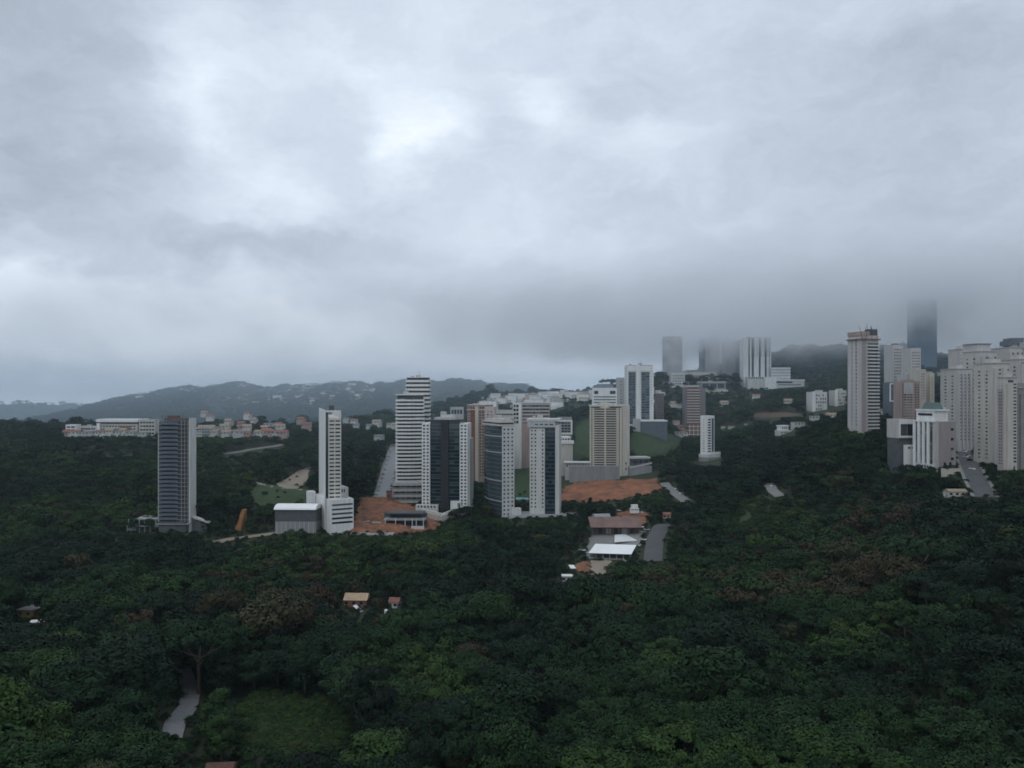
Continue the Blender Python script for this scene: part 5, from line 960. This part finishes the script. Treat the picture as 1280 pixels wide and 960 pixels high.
for i, s in enumerate(SHAPES):
    me = crown_mesh(s, {'dome': 11, 'umbrella': 15, 'oval': 13, 'cone': 16}[s], 85, .037, 200 + i)
    k = trunk_mesh(s, i); n = len(me.vertices)
    vv = [tuple(v.co) for v in me.vertices] + [tuple(v.co) for v in k.vertices]
    ff = [tuple(p.vertices) for p in me.polygons] + [tuple(a + n for a in p.vertices) for p in k.polygons]
    mi = [0] * len(me.polygons) + [1] * len(k.polygons)
    m2 = bpy.data.meshes.new('forest_tree'); m2.from_pydata(vv, [], ff); m2.update(); m2.materials.append(M_leaf); m2.materials.append(M_bark)
    m2.polygons.foreach_set('material_index', mi); m2.polygons.foreach_set('use_smooth', [q == 0 for q in mi]); m2.normals_split_custom_set_from_vertices(NVS[me.name].tolist() + [tuple(v.normal) for v in m2.vertices[n:]]); o = bpy.data.objects.new('tree_model_%s' % 'abcdef'[i], m2); far_col.objects.link(o)

def vnoise(x, y, s, seed):
    r = np.random.default_rng(seed); T = r.random((64, 64)); x = x / s; y = y / s
    i = np.floor(x).astype(int); j = np.floor(y).astype(int); a = x - i; b = y - j; a = a * a * (3 - 2 * a); b = b * b * (3 - 2 * b)
    g = lambda p, q: T[p % 64, q % 64]
    return g(i, j) * (1 - a) * (1 - b) + g(i + 1, j) * a * (1 - b) + g(i, j + 1) * (1 - a) * b + g(i + 1, j + 1) * a * b
def scatter(x0, x1, y0, y1, sp):
    X, Y = np.meshgrid(np.arange(x0, x1, sp), np.arange(y0, y1, sp)); X = X.ravel() + rng.uniform(-.45, .45, X.size) * sp; Y = Y.ravel() + rng.uniform(-.45, .45, Y.size) * sp
    return X, Y
def rows(bands):
    A = [scatter(-.80 * b - 60, .84 * b + 90, a, b, sp) for a, b, sp in bands]
    return np.concatenate([a[0] for a in A]), np.concatenate([a[1] for a in A])
def open_ok(x, y, z, h, cr):
    Yc = np.maximum(y, 20); px = 640 + F * x / Yc; ok = np.ones(x.shape, bool); dd = 4
    for fu, fz in ((0, 1.0), (-.8, .75), (.8, .75), (-.4, .95), (.4, .95), (0, .8), (0, .6), (-.4, .8), (.4, .8), (-.9, .6), (.9, .6), (-.5, .6), (.5, .6), (-.7, .45), (.7, .45), (-.3, .45), (.3, .45), (0, .3), (0, .15), (0, 0)):
        u = px + fu * F * cr / Yc; v = HY - F * (z + fz * h - CZ) / Yc
        i = ((u + 80) / 4).astype(int); j = ((v + 40) / 4).astype(int); good = (i >= 0) & (i < 360) & (j >= 0) & (j < 260)
        q = np.zeros(x.shape); q[good] = PROT[j[good], i[good]]; ok &= ~(q > y + 2)
    return ok
def plant():
    x, y = rows([(118, 330, 8.6), (330, 620, 8.0), (620, 1100, 8.6), (1100, 2150, 14)])
    n = len(x); free = np.ones(n, bool)
    for P in NOTREE:
        xs = [p[0] for p in P]; ys = [p[1] for p in P]
        k = np.nonzero((x > min(xs) - 3) & (x < max(xs) + 3) & (y > min(ys) - 3) & (y < max(ys) + 3) & free)[0]
        if len(k): free[k] &= ~in_poly(x[k], y[k], P)
    x = x[free]; y = y[free]; n = len(x); z = ground(x, y)
    big = vnoise(x, y, 45, 3); big = .6 * big + .4 * vnoise(x, y, 95, 4); h = 5.4 + 10.5 * big ** 1.5 + rng.uniform(-1.6, 2.6, n) + (y < 330) * 1.2
    h = np.where(y > 1100, h * 1.15, h); emer = rng.random(n) < .07; h = np.where(emer, h * rng.uniform(1.25, 1.8, n), h)
    low = np.zeros(n, bool)
    for P in SCRUB: low |= in_poly(x, y, P)
    h = np.where(low, rng.uniform(2.2, 4.5, n), h)
    shp = rng.choice(6, n, p=[.27, .27, .12, .10, .22, .02])
    wid = np.array([.55, .55, .68, .36, .55, .3])[shp]; sx = rng.uniform(.85, 1.45, n)
    for att in range(4):
        bad = ~open_ok(x, y, z, h, h * wid * sx); h = np.where(bad, h * (.72 if att < 3 else 1), h)
    keep = open_ok(x, y, z, h, h * wid * sx) & (h > 1.6)
    x, y, z, h, shp, sx = (a[keep] for a in (x, y, z, h, shp, sx)); n = len(x)
    patch = .5 * vnoise(x, y, 110, 5) + .5 * vnoise(x, y, 42, 6); fine = rng.random(n)
    tint = np.clip(.33 + 1.05 * (patch - .5), .02, .66) + .30 * (fine - .5)
    tint += .22 * (vnoise(x, y, 26, 8) > .72)
    tint = np.where((h < 4.6) & (y < 700), tint * .3 + .46, tint)
    px = 640 + F * x / y; py = HY - F * (z + h - CZ) / y
    brown = np.exp(-(((px - 1060) / 90) ** 2 + ((py - 705) / 40) ** 2)) + .8 * np.exp(-(((px - 1110) / 60) ** 2 + ((py - 640) / 25) ** 2)) + .8 * np.exp(-(((px - 330) / 90) ** 2 + ((py - 735) / 25) ** 2))
    tint = np.where(fine < .75 * brown, .80 + .2 * rng.random(n), tint)
    tint = np.where((rng.random(n) < .03), .7 + .3 * rng.random(n), tint); tint = np.clip(tint - .10 * np.clip((300 - y) / 100, 0, 1), 0, 1)  # foreground dimming put into the foliage tint, darker towards the viewer
    rz = rng.uniform(0, 6.28, n); return x, y, z, h, shp, sx, tint, rz, px, py
def instance_forest(name, x, y, z, h, shp, sx, tint, rz):
    n = len(x); me = bpy.data.meshes.new(name); me.vertices.add(n)
    me.vertices.foreach_set('co', np.c_[x, y, z].astype(np.float32).ravel())
    def att(nm, ty, key, d): a = me.attributes.new(nm, ty, 'POINT'); a.data.foreach_set(key, np.ascontiguousarray(d).ravel())
    att('pick', 'INT', 'value', shp.astype(np.int32)); att('tint', 'FLOAT', 'value', tint.astype(np.float32))
    att('turn', 'FLOAT_VECTOR', 'vector', np.c_[np.zeros(n), np.zeros(n), rz].astype(np.float32)); att('size', 'FLOAT_VECTOR', 'vector', np.c_[h * sx, h * sx, h].astype(np.float32))
    o = bpy.data.objects.new(name, me); COL.objects.link(o)
    ng = bpy.data.node_groups.get('plant_trees')
    if not ng:
        ng = bpy.data.node_groups.new('plant_trees', 'GeometryNodeTree'); N = ng.nodes.new; L = ng.links.new
        ng.interface.new_socket('Geometry', in_out='INPUT', socket_type='NodeSocketGeometry'); ng.interface.new_socket('Geometry', in_out='OUTPUT', socket_type='NodeSocketGeometry')
        gi = N('NodeGroupInput'); go = N('NodeGroupOutput'); ip = N('GeometryNodeInstanceOnPoints'); ci = N('GeometryNodeCollectionInfo')
        ci.inputs['Collection'].default_value = far_col; ci.inputs['Separate Children'].default_value = True; ci.inputs['Reset Children'].default_value = True
        ip.inputs['Pick Instance'].default_value = True
        def na(nm, ty): a = N('GeometryNodeInputNamedAttribute'); a.data_type = ty; a.inputs[0].default_value = nm; return a.outputs[0]
        e2r = N('FunctionNodeEulerToRotation'); L(na('turn', 'FLOAT_VECTOR'), e2r.inputs[0])
        L(gi.outputs[0], ip.inputs['Points']); L(ci.outputs[0], ip.inputs['Instance']); L(na('pick', 'INT'), ip.inputs['Instance Index'])
        L(e2r.outputs[0], ip.inputs['Rotation']); L(na('size', 'FLOAT_VECTOR'), ip.inputs['Scale']); L(ip.outputs[0], go.inputs[0])
    md = o.modifiers.new('plant', 'NODES'); md.node_group = ng; return o
def zone(px, py):
    if px < 175 and py < 800: return 'around the yellow hillside house'
    if px < 330: return 'left of the road bend' if px < 215 else 'right of the road bend'
    if px < 560: return 'below the tan roofed house' if py < 850 else 'beside the bright grassy clearing'
    if px < 760: return 'below the long white metal roof' if py < 850 else 'at the bottom middle'
    if px < 980: return 'right of the white roof' if py < 850 else 'on the near right slope'
    return 'below the white office block' if py < 850 else 'in the dark lower right corner'
def forest():
    x, y, z, h, shp, sx, tint, rz, px, py = plant()
    vis = (px > -10) & (px < 1290) & (py < 955) & (y > 118)
    size = np.where(vis, h * sx / y, 0); near = np.argsort(-size)[:300]
    far = np.ones(len(x), bool); far[near] = False
    tag(instance_forest('forest', x[far], y[far], z[far], h[far], shp[far], sx[far], tint[far], rz[far]),
        'dense green forest of small trees covering the valley and slopes', 'forest', kind='stuff')
    bx, by = rows([(118, 330, 4.2), (330, 700, 5.0)])
    for P in SCRUB:
        sx_, sy_ = scatter(min(p[0] for p in P), max(p[0] for p in P), min(p[1] for p in P), max(p[1] for p in P), 1.7); k = in_poly(sx_, sy_, P); bx = np.r_[bx, sx_[k]]; by = np.r_[by, sy_[k]]
    ok = np.ones(len(bx), bool)
    for P in SOLID:
        xs = [p[0] for p in P]; ys = [p[1] for p in P]; k = np.nonzero((bx > min(xs)) & (bx < max(xs)) & (by > min(ys)) & (by < max(ys)) & ok)[0]
        if len(k): ok[k] &= ~in_poly(bx[k], by[k], P)
    for P in GRASSY:
        k = in_poly(bx, by, P); ok &= ~(k & (rng.random(len(bx)) > .10))
    bx = bx[ok]; by = by[ok]; nb = len(bx); bh = rng.uniform(1.2, 3.0, nb); lit = np.zeros(nb, bool)
    for P in SCRUB: lit |= in_poly(bx, by, P)
    tag(instance_forest('undergrowth', bx, by, ground(bx, by) - .35 * bh, bh * 1.3, rng.choice([0, 1, 4], nb), rng.uniform(1.0, 1.8, nb), np.clip(np.where(lit, .68, .34) + rng.uniform(-.16, .16, nb), 0, 1), rng.uniform(0, 6.28, nb)),
        'low green bushes filling the gaps between trees, roads and yards', 'undergrowth', kind='stuff')
    for qx, qy, h_, k, tn, wd, lb, yy in ((1150, 616, 13, 2, .56, 1.15, 'broad light green umbrella tree in front of the white pilaster office', 380), (612, 800, 21, 0, .52, 1.25, 'biggest round yellowish green tree in the middle of the valley forest', 250), (345, 790, 18, 4, .86, 1.3, 'large brownish crowned tree above the road bend', 250), (905, 850, 21, 1, .14, 1.3, 'huge very dark round tree right of the picture centre', 190), (738, 652, 17, 5, .30, 1.1, 'tall pointed dark conifer standing in front of the flat red earth', 480)):
        q = at_ground(qx, qy, yy); t = empty('tree', q); t.scale = (h_ * wd, h_ * wd, h_); tag(t, lb, 'tree')
        for nm, m in (('crown', NEAR[k][0]), ('trunk', NEAR[k][1])): o = bpy.data.objects.new(nm, m); COL.objects.link(o); o.parent = t; o['tint'] = tn
    kinds = {0: 'round crowned tree', 1: 'round crowned tree', 2: 'flat topped spreading tree', 3: 'slim upright tree', 4: 'round crowned tree', 5: 'pointed conifer'}
    for i in near:
        c = 'very dark green' if tint[i] < .22 else 'dark green' if tint[i] < .45 else 'mid green' if tint[i] < .63 else 'yellowish green' if tint[i] < .80 else 'brownish olive'
        s = 'low' if h[i] < 9 else 'tall' if h[i] > 13 else ''
        t = empty('tree', (x[i], y[i], z[i]), rz[i]); t.scale = (h[i] * sx[i], h[i] * sx[i], h[i])
        tag(t, ' '.join(f'{s} {c} {kinds[shp[i]]} {zone(px[i], py[i])}'.split()), 'tree', 'trees of the valley forest nearest the viewer')
        cm, tm = NEAR[shp[i]]
        for nm, m in (('crown', cm), ('trunk', tm)):
            o = bpy.data.objects.new(nm, m); COL.objects.link(o); o.parent = t; o['tint'] = float(tint[i])
forest()
RA = [np.concatenate([np.asarray(r[i]) for r in RF]) for i in range(8)]
tag(instance_forest("ridge_forest", *RA), "far woods covering the distant ridges", "forest", kind="stuff")
# ------------------------------------------------------------------ air
def volume(name, density, color, absorb=None):
    m = bpy.data.materials.new(name); m.use_nodes = True; nt = m.node_tree; nt.nodes.clear()
    o = nt.nodes.new('ShaderNodeOutputMaterial'); v = nt.nodes.new('ShaderNodeVolumePrincipled')
    v.inputs['Density'].default_value = density; v.inputs['Color'].default_value = (*color, 1); v.inputs['Anisotropy'].default_value = 0.0
    nt.links.new(v.outputs[0], o.inputs['Volume']); return m
hz = MB().box(-7000, 7000, -3500, 8400, -430, 300).build('haze', volume('haze_air', .00004, (.72, .87, 1.0)))
tag(hz, 'pale bluish haze fading the far hills and towers', 'haze', kind='stuff')
def cloud_material(name, den, col, zb, zt, fall, scale, lo, hi, c, rad, top, inner):
    """vapour that thickens with height above a ragged base and thins towards the edge of its bank"""
    m = bpy.data.materials.new(name); m.use_nodes = True; nt = m.node_tree; nt.nodes.clear(); N = nt.nodes.new; L = nt.links.new
    o = N('ShaderNodeOutputMaterial'); v = N('ShaderNodeVolumePrincipled'); L(v.outputs[0], o.inputs['Volume']); v.inputs['Color'].default_value = (*col, 1); v.inputs['Anisotropy'].default_value = .55
    g = N('ShaderNodeNewGeometry'); n = N('ShaderNodeTexNoise'); n.inputs['Scale'].default_value = 1 / scale; n.inputs['Detail'].default_value = 3; L(g.outputs['Position'], n.inputs['Vector'])
    s = N('ShaderNodeSeparateXYZ'); L(g.outputs['Position'], s.inputs[0])
    def M(op, a, b=None, c=None):
        q = N('ShaderNodeMath'); q.operation = op
        for i, w in enumerate((a, b, c)):
            if w is None: continue
            if isinstance(w, (int, float)): q.inputs[i].default_value = w
            else: L(w, q.inputs[i])
        return q.outputs[0]
    def step(x, a, b):
        r = N('ShaderNodeMapRange'); r.interpolation_type = 'SMOOTHSTEP'; L(x, r.inputs[0]); r.inputs[1].default_value = a; r.inputs[2].default_value = b; return r.outputs[0]
    z = M('ADD', s.outputs[2], M('MULTIPLY', M('SUBTRACT', n.outputs['Fac'], .5), fall))
    up = M('MULTIPLY', step(z, zb, zt), step(s.outputs[2], top, top - 50))
    d = N('ShaderNodeVectorMath'); d.operation = 'SUBTRACT'; L(g.outputs['Position'], d.inputs[0]); d.inputs[1].default_value = c
    e = N('ShaderNodeVectorMath'); e.operation = 'MULTIPLY'; L(d.outputs[0], e.inputs[0]); e.inputs[1].default_value = (1 / rad[0], 1 / rad[1], 0)
    f = N('ShaderNodeVectorMath'); f.operation = 'LENGTH'; L(e.outputs[0], f.inputs[0])
    dn = M('MULTIPLY', M('MULTIPLY', up, step(f.outputs['Value'], 1, inner)), M('MULTIPLY', step(n.outputs['Fac'], lo, hi), den))
    L(dn, v.inputs['Density']); return m
def cloud(label, c, rad, zb, zt, den, fall, scale, lo, hi, col=(.97, .985, 1.0), top=None, inner=.45, name='cloud'):
    top = top or zt + 75
    m = cloud_material('cloud_vapour', den, col, zb, zt, fall, scale, lo, hi, (c[0], c[1], 0), rad, top, inner)
    o = MB().box(c[0] - rad[0], c[0] + rad[0], c[1] - rad[1], c[1] + rad[1], zb - fall * .5, top + 3).build(name, m); tag(o, label, name, kind='stuff'); return o
cloud('low grey cloud bank swallowing the tops of the hilltop towers', (1120, 1950), (1550, 1250), 158, 270, .010, 95, 120, .22, .66)
cloud('thin wisp of mist clinging to the misty towers', (285, 1198), (112, 50), 95, 180, .045, 50, 45, .35, .65)
cloud('thin bluish mist deepening towards the far hills', (0, 2300), (3600, 1900), -200, -120,   .00027, 10, 400, -2, -1, (.72, .88, 1.0), 190, .60, 'mist')
cloud('pale cloud settling on the crest of the far ridge', (-650, 2250), (1150, 800), -40, 330, .0010, 90, 180, .2, .6)
cloud('thin wisp veiling the top of the ribbed white tower', (352, 1122), (110, 45), 140, 205, .034, 60, 50, .25, .65)
cloud('ragged wisp dissolving the top of the blue skyscraper', (665, 1262), (120, 62), 165, 255, .030, 80, 60, .25, .65, top=330)
